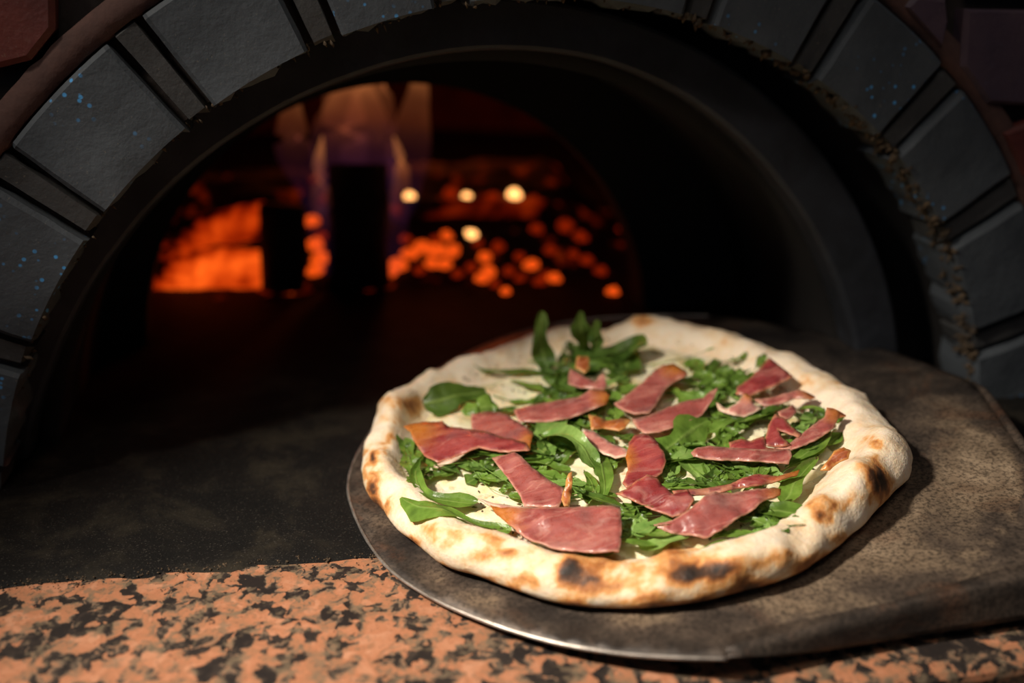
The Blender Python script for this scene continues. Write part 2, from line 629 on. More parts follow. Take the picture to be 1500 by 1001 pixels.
def polar_block(name, a0, a1, r0, r1, y_front, y_back, mat, chip=0.004, seed=0.0, na=10, nr=7, rag=0.0, bev=0.0022):
    """stone with a slightly uneven face, rounded arrises and a chipped inner edge"""
    vs, fs = [], []
    rw = []
    for i in range(na + 1):
        for j in range(nr + 1):
            ti = 0 if i == 0 else (1 if i == na else 0.035 + 0.93 * (i - 1) / (na - 2))
            tj = 0 if j == 0 else (1 if j == nr else 0.06 + 0.90 * (j - 1) / (nr - 2))
            a = a0 + (a1 - a0) * ti
            r = r0 + (r1 - r0) * tj
            y = y_front + 0.0012 * fbm((a * 9 + seed, r * 60, seed))
            if i in (0, na):
                y += bev
                a += (0.0008 * fbm((r * 220, seed, i))) / r
            if j == nr:
                y += bev
            if j == 0:
                y += bev * 1.5 + rag * abs(fbm((a * 60, seed, 4)))
                r += chip * (0.4 + fbm((a * 70, seed, 9)))
            if j == 1:
                y += rag * 0.35 * max(0, fbm((a * 60, seed, 5)))
            vs.append((FCX + r * cos(a), y, FCZ + r * sin(a)))
    w1 = nr + 1
    for i in range(na):
        for j in range(nr):
            b = i * w1 + j
            fs.append((b, b + 1, b + w1 + 1, b + w1))
    rim = [i * w1 for i in range(na + 1)] + [na * w1 + j for j in range(1, nr + 1)] + [i * w1 + nr for i in range(na - 1, -1, -1)] + [j for j in range(nr - 1, 0, -1)]
    m = len(vs)
    for k in rim:
        x, y, z = vs[k]
        vs.append((x, y_back, z))
    L = len(rim)
    for k in range(L):
        k2 = (k + 1) % L
        fs.append((rim[k], rim[k2], m + k2, m + k))
    fs.append(tuple(m + k for k in range(L)))
    o = mesh_obj(name, vs, fs, mat, facade)
    o.data.set_sharp_from_angle(angle=radians(32))
    return o


JA = [3.0, 17.2, 32.5, 46.6, 60.2, 73.6, 86.2, 98.9, 111.6, 125.4, 140.1, 155.4, 169.5]
for i, (a, b) in enumerate(zip(JA, JA[1:])):
    polar_block('voussoir', radians(a + 1.75), radians(b - 1.75), FR0, FR1, YF, YF + 0.045, M_VOUSS, 0.005, i * 3.7, rag=0.006)
for i, a in enumerate(JA):
    polar_block('joint_stone', radians(a - 1.0), radians(a + 1.0), FR0 + 0.002, FR1 + 0.002, YF + 0.0045, YF + 0.04, M_JOINT, 0.004, i * 2.3 + 50, na=4, rag=0.005)
# mortar band outside the voussoirs
vs, fs = [], []
n = 150
for i in range(n + 1):
    a = radians(2 + 172 * i / n)
    for r, y in ((FR1 + 0.0008, YF + 0.016), (FR1 + 0.0015, YF + 0.003), (FR1 + 0.009, YF + 0.0035), (FR1 + 0.0165, YF + 0.0045), (FR1 + 0.0175, YF + 0.016)):
        rr = r + 0.0012 * fbm((a * 25, r * 90, 3))
        vs.append((FCX + rr * cos(a), y + 0.001 * fbm((a * 40, r * 99, 8)), FCZ + rr * sin(a)))
for i in range(n):
    for k in range(4):
        b = i * 5 + k
        fs.append((b, b + 1, b + 6, b + 5))
mesh_obj('mortar_band', vs, fs, M_MORTAR, facade)


def poly_block(name, pts, y0, y1, mat, inset=0.003):
    n = len(pts)
    cx = sum(p[0] for p in pts) / n
    cz = sum(p[1] for p in pts) / n
    vs = []
    for s, y in ((0.93, y0), (1.0, y0 + inset), (1.0, y1)):
        for x, z in pts:
            if s < 1:
                d = hypot(x - cx, z - cz)
                k = (d - inset) / d
                vs.append((cx + (x - cx) * k, y, cz + (z - cz) * k))
            else:
                vs.append((x, y, z))
    fs = [tuple(range(n))]
    for r in (0, n):
        for k in range(n):
            k2 = (k + 1) % n
            fs.append((r + k, r + n + k, r + n + k2, r + k2))
    return mesh_obj(name, vs, fs, mat, facade, smooth=False)


FIELD = [([(-0.205, 0.247), (-0.150, 0.245), (-0.133, 0.249), (-0.119, 0.264), (-0.116, 0.285), (-0.122, 0.330), (-0.205, 0.330)], M_BRICKRED),
         ([(0.366, 0.272), (0.396, 0.247), (0.398, 0.262), (0.394, 0.276), (0.372, 0.278)], M_PURPLE),
         ([(0.408, 0.270), (0.411, 0.236), (0.434, 0.212), (0.500, 0.208), (0.500, 0.268)], M_PURPLE),
         ([(0.449, 0.193), (0.470, 0.164), (0.489, 0.150), (0.540, 0.148), (0.540, 0.196), (0.47, 0.200)], M_BRICKRED),
         ([(0.368, 0.288), (0.398, 0.286), (0.400, 0.340), (0.330, 0.340), (0.335, 0.312)], M_BRICKRED),
         ([(0.410, 0.284), (0.500, 0.280), (0.500, 0.340), (0.410, 0.340)], M_PURPLE)]
for pts, m in FIELD:
    poly_block('field_stone', pts, YF + 0.001, YF + 0.03, m)


def clip_half(pts, nx, nz, d):
    out = []
    for k in range(len(pts)):
        p, q = pts[k], pts[(k + 1) % len(pts)]
        a = p[0] * nx + p[1] * nz - d
        b = q[0] * nx + q[1] * nz - d
        if a >= 0:
            out.append(p)
        if a * b < 0:
            t = a / (a - b)
            out.append((p[0] + (q[0] - p[0]) * t, p[1] + (q[1] - p[1]) * t))
    return out


BOX = [(min(p[0] for p in P), max(p[0] for p in P), min(p[1] for p in P), max(p[1] for p in P)) for P, m in FIELD]
row = 0
z = 0.02
while z < 0.6:
    x = -0.70 - 0.05 * (row % 2)
    while x < 1.0:
        wd = R.uniform(0.085, 0.12)
        pts = [(x, z), (x + wd - 0.01, z), (x + wd - 0.01, z + 0.056), (x, z + 0.056)]
        mx, mz = x + wd / 2 - FCX, z + 0.028 - FCZ
        L = hypot(mx, mz)
        nx, nz = mx / L, mz / L
        q = clip_half(pts, nx, nz, nx * FCX + nz * FCZ + FR1 + 0.020)
        hit = any(x < b[1] + 0.006 and x + wd > b[0] - 0.006 and z < b[3] + 0.006 and z + 0.056 > b[2] - 0.006 for b in BOX)
        if len(q) >= 3 and not hit:
            ar = abs(sum(q[k][0] * q[(k + 1) % len(q)][1] - q[(k + 1) % len(q)][0] * q[k][1] for k in range(len(q)))) / 2
            if ar > 0.0012:
                poly_block('field_stone', q, YF + 0.001, YF + 0.03, R.choice([M_BRICKRED, M_PURPLE, M_BRICKRED]))
        x += wd
    z += 0.066
    row += 1

# ragged mortar nibs along the inner arris
vs, fs = [], []
for k in range(420):
    a = radians(R.uniform(6, 160))
    if R.random() < 0.35:
        a = radians(R.uniform(8, 60))
    big = 1.0 if a < radians(75) else 0.5
    r = FR0 + R.uniform(0.000, 0.0055)
    y = YF + R.uniform(0.002, 0.02)
    c = Vector((FCX + r * cos(a), y, FCZ + r * sin(a)))
    er = Vector((cos(a), 0, sin(a)))
    et = Vector((-sin(a), 0, cos(a)))
    ey = Vector((0, 1, 0))
    n = len(vs)
    sr, st, sy = R.uniform(0.002, 0.0055) * big, R.uniform(0.0015, 0.0035) * big, R.uniform(0.002, 0.005) * big
    for d, s in ((er, sr), (-er, sr), (et, st), (-et, st), (ey, sy), (-ey, sy)):
        vs.append(c + d * s * R.uniform(0.6, 1.2) + er * R.uniform(-.001, .001))
    for p in ((0, 2), (2, 1), (1, 3), (3, 0)):
        fs += [(n + p[0], n + p[1], n + 4), (n + p[1], n + p[0], n + 5)]
o = mesh_obj('mortar_nibs', vs, fs, M_CHIP, facade, smooth=True)
o['kind'] = 'stuff'


# reveal of the facing, iron ring, soot-black throat, chamber
def tunnel(name, prof, mat, parent, n=72):
    """prof: list of (y, cx, cz, r)"""
    vs, fs = [], []
    for (y, cx, cz, r) in prof:
        a0 = math.asin(max(-1, min(1, (0.0 - cz) / r)))
        for i in range(n + 1):
            a = a0 + (pi - 2 * a0) * i / n
            vs.append((cx + r * cos(a), y, cz + r * sin(a)))
    for j in range(len(prof) - 1):
        for i in range(n):
            b = j * (n + 1) + i
            fs.append((b, b + 1, b + n + 2, b + n + 1))
    return mesh_obj(name, vs, fs, mat, parent)


o = tunnel('arch_reveal', [(YF + 0.03, FCX, FCZ, FR0 + 0.008), (YR + 0.03, FCX, FCZ, FR0 + 0.008), (YR + 0.03, RCX, RCZ, RR1 - 0.004)], M_SOOT, oven)
mod_solid(o, 0.004, 1)
ringo = arch_plate('iron_ring', RCX, RCZ, RR0, YR, YR + 0.028, M_IRON, oven, ring_outer(RR1), zmin=0.002, bend=ring_bend)
mod_bevel(ringo, 0.003, 2)
o = tunnel('throat', [(YR + 0.026, RCX, RCZ, RR0 + 0.014), (YM, RCX, RCZ, RR0 + 0.018)], M_SOOT, oven)
mod_solid(o, 0.02, 1)
mw = arch_plate('mouth_wall', MCX, MCZ, MR, YM, YM + 0.035, M_SOOT, oven, ring_outer(0.36))
# chamber dome
vs, fs = [], []
NA, NB = 64, 14
DCX, DCY, DR, DH = 0.06, 1.36, 0.62, 0.36
for j in range(NB + 1):
    e = pi / 2 * j / NB
    for i in range(NA):
        a = 2 * pi * i / NA
        vs.append((DCX + DR * cos(a) * cos(e) ** 0.8, DCY + DR * sin(a) * cos(e) ** 0.8, DH * sin(e) ** 0.9 if j else 0.0))
for j in range(NB):
    for i in range(NA):
        i2 = (i + 1) % NA
        q = [j * NA + i, j * NA + i2, (j + 1) * NA + i2, (j + 1) * NA + i]
        c = sum((Vector(vs[k]) for k in q), Vector()) / 4
        if c.y < YM + 0.12 and abs(c.x - MCX) < 0.30 and c.z < 0.30:
            continue
        fs.append(tuple(q))
dome = mesh_obj('chamber_dome', vs, fs, M_CHAMBER, oven)
# side cheeks between mouth wall and dome
tunnel('chamber_collar', [(YM + 0.034, MCX, MCZ, 0.24), (YM + 0.09, DCX, MCZ, 0.34), (YM + 0.16, DCX, MCZ, 0.40)], M_CHAMBER, oven)

# ------------------------------------------------------------------ fire
FIRE_Y0 = 0.93


def bed_z(x, y):
    t = (y - FIRE_Y0)
    if t < 0:
        return 0.002
    z = min(t * 0.40, 0.075) * max(0.0, min(1.0, (0.30 - t) / 0.05))
    s = max(0.0, 1 - max(0, (abs(x - 0.02) - 0.27)) / 0.08)
    return 0.002 + z * s + 0.006 * fbm((x * 30, y * 30, 2)) * min(1, t * 20)


def on_bed(px, py):
    d = ray(px, py)
    t = 0.75
    while t < 2.2:
        p = CAM + d * t
        if p.z <= bed_z(p.x, p.y):
            return p
        t += 0.004
    return CAM + d * 1.2


vs, fs = [], []
GX, GY = 70, 46
for j in range(GY + 1):
    for i in range(GX + 1):
        x = -0.34 + 0.72 * i / GX
        y = FIRE_Y0 - 0.01 + 0.30 * j / GY
        vs.append((x, y, bed_z(x, y) if y > FIRE_Y0 else 0.0015))
for j in range(GY):
    for i in range(GX):
        b = j * (GX + 1) + i
        fs.append((b, b + 1, b + GX + 2, b + GX + 1))
bed = mesh_obj('ash_bed', vs, fs, mat_ember('ash_and_embers', (1, 0.10, 0.004, 1), 0.16, 0.58, 0.74, 34), None)
bed['kind'] = 'stuff'
bed['label'] = 'heap of dark ash and small embers at the back of the oven'
bed['category'] = 'embers'

M_E = [mat_ember('ember_yellow', (1, 0.44, 0.13, 1), 3.2, 0.20, 0.45, 22),
       mat_ember('ember_orange', (1, 0.125, 0.010, 1), 1.5, 0.36, 0.60, 30),
       mat_ember('ember_red', (1, 0.07, 0.004, 1), 0.45, 0.40, 0.64, 30)]


def lump(seed, n=9):
    vs, fs = [], []
    bm = bmesh.new()
    bmesh.ops.create_icosphere(bm, subdivisions=2, radius=1.0)
    for q in bm.verts:
        k = 1 + 0.32 * noise.noise(q.co * 1.3 + Vector((seed, 0, 0)))
        q.co = Vector((q.co.x * k * 1.15, q.co.y * k, q.co.z * k * 0.85))
    vs = [q.co.copy() for q in bm.verts]
    fs = [[q.index for q in ff.verts] for ff in bm.faces]
    bm.free()
    return vs, fs


LUMPS = []
for m in range(3):
    for s in range(4):
        vv_, ff_ = lump(s * 5.1 + m)
        me = bpy.data.meshes.new('coal')
        me.from_pydata([tuple(q) for q in vv_], [], ff_)
        me.polygons.foreach_set('use_smooth', [True] * len(me.polygons))
        me.materials.append(M_E[m])
        LUMPS.append(me)


def coal(p, r, m, label, group):
    o = bpy.data.objects.new('coal', LUMPS[m * 4 + R.randrange(4)])
    COL.objects.link(o)
    o.location = p
    o.scale = (r, r, r)
    o.rotation_euler = (R.uniform(-.5, .5), R.uniform(-.5, .5), R.uniform(0, 6.28))
    o['label'] = label
    o['category'] = 'coal'
    if group:
        o['group'] = group
    return o


COALS = [(690, 347, 9, 0), (655, 348, 9, 1), (583, 392, 13, 1), (600, 378, 13, 1), (620, 368, 14, 1), (640, 372, 14, 1), (662, 372, 12, 1), (632, 390, 11, 1),
         (652, 392, 12, 1), (710, 380, 10, 1), (715, 402, 11, 1), (705, 412, 10, 1), (745, 400, 9, 2), (778, 392, 11, 1), (800, 408, 10, 2), (812, 412, 11, 1),
         (790, 416, 9, 2), (740, 430, 8, 1), (573, 402, 10, 1), (690, 395, 9, 2), (670, 405, 9, 2), (760, 380, 9, 2), (730, 365, 10, 2), (785, 340, 11, 2),
         (828, 335, 12, 2), (850, 350, 10, 2), (860, 385, 10, 2), (898, 431, 10, 1), (880, 400, 9, 2), (540, 425, 9, 2), (560, 415, 9, 2), (615, 400, 9, 2),
         (427, 427, 8, 1), (385, 427, 8, 2), (455, 330, 12, 1), (460, 365, 14, 1), (468, 385, 14, 1), (462, 400, 12, 1), (470, 350, 9, 2), (840, 375, 8, 2),
         (910, 340, 8, 2), (700, 360, 8, 2), (595, 355, 10, 2), (805, 370, 9, 2), (410, 415, 8, 2), (640, 355, 9, 2), (760, 412, 8, 2), (725, 420, 8, 2)]
for px, py, s, m in COALS:
    p = on_bed(px, py)
    d = (p - CAM).length
    side = 'left' if px < 500 else ('middle' if px < 680 else 'right')
    lb = {'left': ' between the short and the tall upright logs', 'middle': ' in the dense heap just right of the tall upright log', 'right': ' in the scattered right part of the ember heap'}[side]
    nm = {0: 'yellow-hot coal below the thin back log', 1: 'bright orange glowing coal' + lb, 2: 'dim red glowing coal' + lb}[m]
    coal(p + Vector((0, 0, s / F_PX * d * 0.3)), s / F_PX * d * 0.95, m, nm, None if m == 0 else ('orange' if m == 1 else 'dim red') + ' coals, ' + side + ' of the fire')


def log(name, p0, p1, r, mat, label, seed=0.0, n=16, seg=10, flat=1.0):
    p0, p1 = Vector(p0), Vector(p1)
    path = [p0.lerp(p1, k / seg) for k in range(seg + 1)]
    vs, fs = tube_vf(path, [r] * (seg + 1), n)
    ax = (p1 - p0).normalized()
    out = []
    for q in vs:
        t = (q - p0).dot(ax)
        c = p0 + ax * t
        e = q - c
        k = 1 + 0.18 * noise.noise(q * 28 + Vector((seed, 0, 0))) + 0.06 * noise.noise(q * 90)
        out.append(c + e * k)
    fs.append
    o = mesh_obj(name, out, fs, mat, None, smooth=True, origin=(p0 + p1) / 2)
    o['label'] = label
    o['category'] = 'log'
    return o


M_LOGHOT = mat_ember('burning_wood', (1, 0.13, 0.010, 1), 1.25, 0.40, 0.66, 19)
M_LOGHOT2 = mat_ember('dying_wood', (1, 0.10, 0.006, 1), 0.8, 0.46, 0.70, 19)
M_LOGDIM = mat_ember('smouldering_wood', (1, 0.08, 0.004, 1), 0.22, 0.48, 0.72, 20)
YL = 1.05
UP = lambda r: Vector((0, 0, r))
la, lb_ = on_bed(200, 418) + UP(0.015), on_bed(386, 416) + UP(0.015)
log('log', la, lb_, 0.020, M_LOGHOT, 'lower of two glowing orange logs lying at the left of the fire', 1)
log('log', on_y(235, 352, la.y + 0.045), on_y(392, 320, lb_.y + 0.04), 0.017, M_LOGHOT2, 'upper of two glowing orange logs lying at the left of the fire', 5)
sb = on_bed(414, 424)
log('log', sb, on_y(416, 300, sb.y + 0.01), 0.022, M_WOODCHAR, 'short charred log standing in front of the glowing left logs', 9)
ub = on_bed(527, 420)
log('log', ub, on_y(524, 240, ub.y + 0.02), 0.030, M_WOODCHAR, 'tall charred log standing upright under the flame', 13)
log('log', on_bed(585, 322) + UP(0.012), on_bed(740, 318) + UP(0.012), 0.010, M_LOGDIM, 'thin dark log lying across the back of the ember heap', 17)
log('log', on_y(320, 300, 1.20), on_y(470, 285, 1.24), 0.018, M_LOGDIM, 'dim smouldering log behind the glowing left logs', 21)
for k, (px, py, s, m, lb) in enumerate([(600, 288, 11, 0, 'yellow-hot coal above the left end of the thin log'), (683, 288, 10, 0, 'yellow-hot coal above the middle of the thin log'),
                                        (754, 285, 13, 0, 'brightest yellow-hot coal above the right end of the thin log'),
                                        (660, 284, 12, 2, None), (722, 290, 11, 2, None), (782, 296, 12, 2, None), (645, 296, 9, 2, None)]):
    q = on_y(px, py, on_bed(660, 322).y + 0.012)
    d = (q - CAM).length
    coal(q, s / F_PX * d * (0.7 if m == 0 else 0.9), m, lb or 'dim red coal resting on the thin back log', None if lb else 'red coals on the thin log')
# heap that carries the thin log
vs, fs = tube_vf([on_bed(590, 312), on_bed(680, 306), on_bed(800, 310)], [0.012, 0.020, 0.012], 14)
o = mesh_obj('log', vs, fs, M_LOGDIM, None, origin=on_bed(680, 306))
o['label'] = 'thick ash-grey log smouldering just behind the thin back log'
o['category'] = 'log'

# flame: several tongues around the top of the upright log
fb = on_y(525, 300, ub.y)
flame = thing('flame', 'orange flame with violet base licking up around the upright charred log', 'flame', (fb.x, fb.y, 0.03))


def tongue(px0, py0, px1, py1, wpx, y, bend=0.0, seed=0):
    n, seg = 14, 14
    a, b = on_y(px0, py0, y), on_y(px1, py1, y)
    d = a.y
    rad = wpx / F_PX * d
    path, rr = [], []
    for k in range(seg + 1):
        t = k / seg
        p = a.lerp(b, t) + rgt * (bend * sin(pi * t) + 0.006 * noise.noise(Vector((t * 3, seed, 0))))
        path.append(p)
        rr.append(max(0.0008, rad * (sin(pi * min(1, 0.18 + 0.82 * t)) ** 0.7) * (1 - 0.35 * t)))
    vs, fs = tube_vf(path, rr, n)
    vs = [q + Vector((0.006 * noise.noise(q * 22 + Vector((seed, 0, 0))), 0, 0)) for q in vs]
    mesh_obj('tongue', vs, fs, M_FLAME, flame)


fy = ub.y
for a in [(470, 310, 425, 105, 30, fy + .01, -0.010, 1), (500, 330, 492, 60, 44, fy + .03, 0.004, 2), (545, 320, 545, 60, 48, fy + .04, 0, 3),
          (575, 320, 612, 85, 34, fy + .03, 0.008, 4), (478, 400, 470, 200, 20, fy, -0.004, 5), (576, 400, 580, 200, 20, fy, 0.004, 6), (520, 280, 520, 90, 70, fy + .05, 0, 7)]:
    tongue(*a)
fl = light('fire_light', 'POINT', (fb.x + 0.10, fb.y + 0.42, 0.20), (0, 0, 0), 0.8, (1.0, 0.14, 0.025), shadow_soft_size=0.04)

# ------------------------------------------------------------------ peel
pz = on_peel(935, 690)
peel = thing('pizza_peel', 'blackened steel pizza peel with stained surface and worn bright rim, carrying the pizza', 'peel', (pz.x, pz.y, 0.0))


def catmull(P, step, closed=False):
    out = []
    n = len(P)
    rng = range(n if closed else n - 1)
    for i in rng:
        p0 = P[(i - 1) % n] if closed or i > 0 else P[0]
        p1, p2 = P[i], P[(i + 1) % n]
        p3 = P[(i + 2) % n] if closed or i + 2 < n else P[-1]
        k = max(1, int((Vector(p2[:2]) - Vector(p1[:2])).length / step))
        for j in range(k):
            t = j / k
            out.append(tuple(0.5 * ((2 * b) + (-a + c) * t + (2 * a - 5 * b + 4 * c - d) * t * t + (-a + 3 * b - 3 * c + d) * t ** 3)
                             for a, b, c, d in zip(p0, p1, p2, p3)))
    if not closed:
        out.append(tuple(P[-1]))
    return out


def inside(x, y, poly):
    c = False
    j = len(poly) - 1
    for i in range(len(poly)):
        xi, yi = poly[i][0], poly[i][1]
        xj, yj = poly[j][0], poly[j][1]
        if (yi > y) != (yj > y) and x < (xj - xi) * (y - yi) / (yj - yi) + xi:
            c = not c
        j = i
    return c


def seg_dist(x, y, poly):
    best = 1e9
    for i in range(len(poly)):
        ax, ay = poly[i][0], poly[i][1]
        bx, by = poly[(i + 1) % len(poly)][0], poly[(i + 1) % len(poly)][1]
        dx, dy = bx - ax, by - ay
        L = dx * dx + dy * dy
        t = 0 if L == 0 else max(0, min(1, ((x - ax) * dx + (y - ay) * dy) / L))
        best = min(best, hypot(ax + dx * t - x, ay + dy * t - y))
    return best


def fill(poly, step):
    """constrained triangulation of a 2D outline with an inner grid -> points, tris, nb"""
    xs = [p[0] for p in poly]
    ys = [p[1] for p in poly]
    pts = [Vector((p[0], p[1])) for p in poly]
    nb = len(pts)
    y = min(ys) + step * 0.5
    r = 0
    while y < max(ys):
        x = min(xs) + step * (0.5 if r % 2 else 1.0)
        while x < max(xs):
            if inside(x, y, poly) and seg_dist(x, y, poly) > step * 0.55:
                pts.append(Vector((x, y)))
            x += step
        y += step * 0.9
        r += 1
    res = delaunay_2d_cdt(pts, [(k, (k + 1) % nb) for k in range(nb)], [], 1, 1e-7)
    return res[0], [tuple(t) for t in res[2]], nb


front_arc = [(1040, 462), (960, 462), (860, 468), (760, 487), (660, 530), (585, 585), (538, 640), (511, 700), (520, 755), (560, 822), (620, 868), (700, 905), (800, 937), (900, 955), (990, 962), (1065, 964)]
arcW = [on_peel(*p) for p in front_arc]
backW = [on_peel(*p) for p in [(1450, 589), (1436, 570), (1415, 555), (1390, 545), (1330, 522), (1250, 498), (1150, 477), (1060, 463)]]
nearW = [on_peel(*p) for p in [(1085, 950), (1200, 921), (1330, 885), (1500, 845)]]
farW = [on_peel(1500, 658)]
neck = [Vector((0.352, 0.335, 0)), Vector((0.392, 0.395, 0))]
P2 = [(q.x, q.y) for q in backW] + [(q.x, q.y) for q in arcW[1:]] + [(q.x, q.y) for q in nearW] + [(neck[0].x, neck[0].y), (neck[1].x, neck[1].y)] + [(q.x, q.y) for q in farW]
sm = catmull(P2[:len(backW) + len(arcW) - 1], 0.004) + P2[len(backW) + len(arcW) - 1:]
pp, tt, nb = fill(sm, 0.007)
vs = [Vector((q.x, q.y, peel_z(q.x) - 0.0004 + 0.0006 * fbm((q.x * 16, q.y * 16, 5)) * min(1, seg_dist(q.x, q.y, sm) * 40))) for q in pp]
blade = mesh_obj('blade', vs, tt, M_PEEL, peel)
STAINS = [(1350, 735, 95, 55, .75), (1440, 690, 50, 45, .65), (1250, 800, 80, 35, .5), (1180, 850, 90, 30, .35), (1330, 830, 90, 28, .35), (945, 905, 60, 14, .8), (640, 848, 34, 22, .6),
          (700, 880, 30, 12, .5), (1400, 620, 50, 40, .35), (1300, 560, 60, 22, .25), (1200, 890, 160, 14, .45), (1440, 860, 60, 14, .5), (560, 770, 18, 20, .3),
          (590, 800, 22, 26, -.35), (800, 900, 50, 18, -.35), (1060, 900, 70, 14, -.3), (1130, 490, 110, 14, -.5), (1250, 520, 60, 14, -.3), (1340, 690, 40, 70, -.25), (1470, 780, 40, 30, -.3), (1420, 575, 60, 14, -.3)]
sv = []
for q in vs:
    px, py = to_px(q)
    x = 0.0
    for sx, sy, rx, ry, k in STAINS:
        x += k * exp(-(((px - sx) / rx) ** 2 + ((py - sy) / ry) ** 2))
    e = hypot((px - 1400) / 88, (py - 722) / 92)          # dried flour ring left by an earlier pizza
    if px > 1400:
        x += 0.55 * exp(-((e - 1) / 0.07) ** 2)
    sv.append(x)
attr(blade, 'stain', sv)
mod_solid(blade, 0.0018, -1)
# worn bare rim along the rounded leading edge
edge = catmull([tuple(q) for q in arcW], 0.004)
vs, fs = tube_vf([Vector(q) + Vector((0, 0, -0.0006)) for q in edge], [0.0009 + 0.0002 * fbm((q[0] * 60, q[1] * 60, 0)) for q in edge], 8)
o = mesh_obj('rim', vs, fs, M_STEELRIM, peel)
o['label'] = 'bright worn steel edge'
# near shoulder folded down, its crease slightly proud
cre = [on_peel(1062, 960), on_peel(1085, 950), on_peel(1140, 936), on_peel(1200, 921), on_peel(1330, 885), on_peel(1500, 845), Vector((0.352, 0.335, peel_z(0.352)))]
low = [on_peel(1065, 965), on_peel(1090, 964, -0.003), on_peel(1140, 960, -0.007), on_peel(1200, 952, -0.011), on_peel(1350, 928, -0.017), on_peel(1500, 905, -0.021), Vector((0.354, 0.330, peel_z(0.352) - 0.021))]
vs, fs = [], []
prof = 6
for c, l in zip(cre, low):
    inw = (c - l)
    inw.z = 0
    inw = inw.normalized() if inw.length > 1e-5 else Vector((0, 1, 0))
    for k in range(prof + 1):
        t = k / prof
        p = c.lerp(l, t)
        p.z += 0.0030 * sin(pi * min(1, t * 3.0)) * (1 - t)
        vs.append(p)
    vs.append(c + inw * 0.008 + Vector((0, 0, -0.0002)))
st = prof + 2
for i in range(len(cre) - 1):
    for k in range(prof):
        b = i * st + k
        fs.append((b, b + 1, b + st + 1, b + st))
    b = i * st
    fs.append((b + prof + 1, b, b + st, b + st + prof + 1))
o = mesh_obj('folded_edge', vs, fs, M_PEEL, peel)
mod_solid(o, 0.0016, 1)
# raised lip along the far shoulder
lp = [on_peel(1425, 562), on_peel(1440, 574), on_peel(1454, 592), on_peel(1475, 622), on_peel(1500, 658), Vector((0.392, 0.395, peel_z(0.392)))]
vs, fs = tube_vf([q + Vector((0, 0, 0.0008)) for q in lp], [0.001, 0.0022, 0.0028, 0.003, 0.003, 0.003], 8)
mesh_obj('folded_edge', vs, fs, M_PEEL, peel)
hd = Vector((0.61, -0.79, 0.10)).normalized()
h0 = Vector((0.366, 0.372, peel_z(0.366)))
vs, fs = tube_vf([h0 - hd * 0.02, h0 + hd * 0.02, h0 + hd * 0.12], [0.012, 0.014, 0.014], 14)
mesh_obj('socket', vs, fs, M_PEEL, peel)
vs, fs = tube_vf([h0 + hd * 0.10, h0 + hd * 0.5, h0 + hd * 1.0], [0.0125, 0.0135, 0.014], 14)
mesh_obj('handle', vs, fs, M_WOOD, peel)

# ------------------------------------------------------------------ pizza
pizza = thing('pizza', 'round white pizza topped with rocket leaves and cured ham, lying on the steel peel', 'pizza', (pz.x, pz.y, pz.z))
OUT = [(528, 690), (533, 655), (548, 612), (565, 580), (600, 555), (650, 528), (700, 508), (760, 486), (800, 478), (870, 471), (940, 461), (1000, 465), (1050, 472),
       (1110, 489), (1160, 510), (1220, 540), (1262, 570), (1298, 605), (1316, 638), (1335, 665), (1334, 690), (1312, 718), (1290, 745), (1250, 785), (1200, 825),
       (1170, 845), (1100, 868), (1000, 888), (900, 893), (830, 888), (760, 870), (700, 848), (640, 828), (600, 795), (560, 745), (537, 718)]


def sil_h(py):
    return 0.021 if py < 520 else (0.005 if py > 800 else 0.021 + (0.005 - 0.021) * (py - 520) / 280)


PC = on_peel(935, 672)
pol = []
for px, py in OUT:
    q = on_peel(px, py, sil_h(py))
    pol.append((atan2(q.y - PC.y, q.x - PC.x), hypot(q.x - PC.x, q.y - PC.y)))
pol.sort()


def radius(a):
    a = (a + pi) % (2 * pi) - pi
    n = len(pol)
    for i in range(n):
        a0, r0 = pol[i]
        a1, r1 = pol[(i + 1) % n]
        if i == n - 1:
            a1 += 2 * pi
            if a < a0:
                a += 2 * pi
        if a0 <= a <= a1:
            t = (a - a0) / (a1 - a0)
            rm = pol[(i - 1) % n][1]
            rp = pol[(i + 2) % n][1]
            return 0.5 * (2 * r0 + (r1 - rm) * t + (2 * rm - 5 * r0 + 4 * r1 - rp) * t * t + (3 * r0 - rm - 3 * r1 + rp) * t ** 3)
    return pol[0][1]


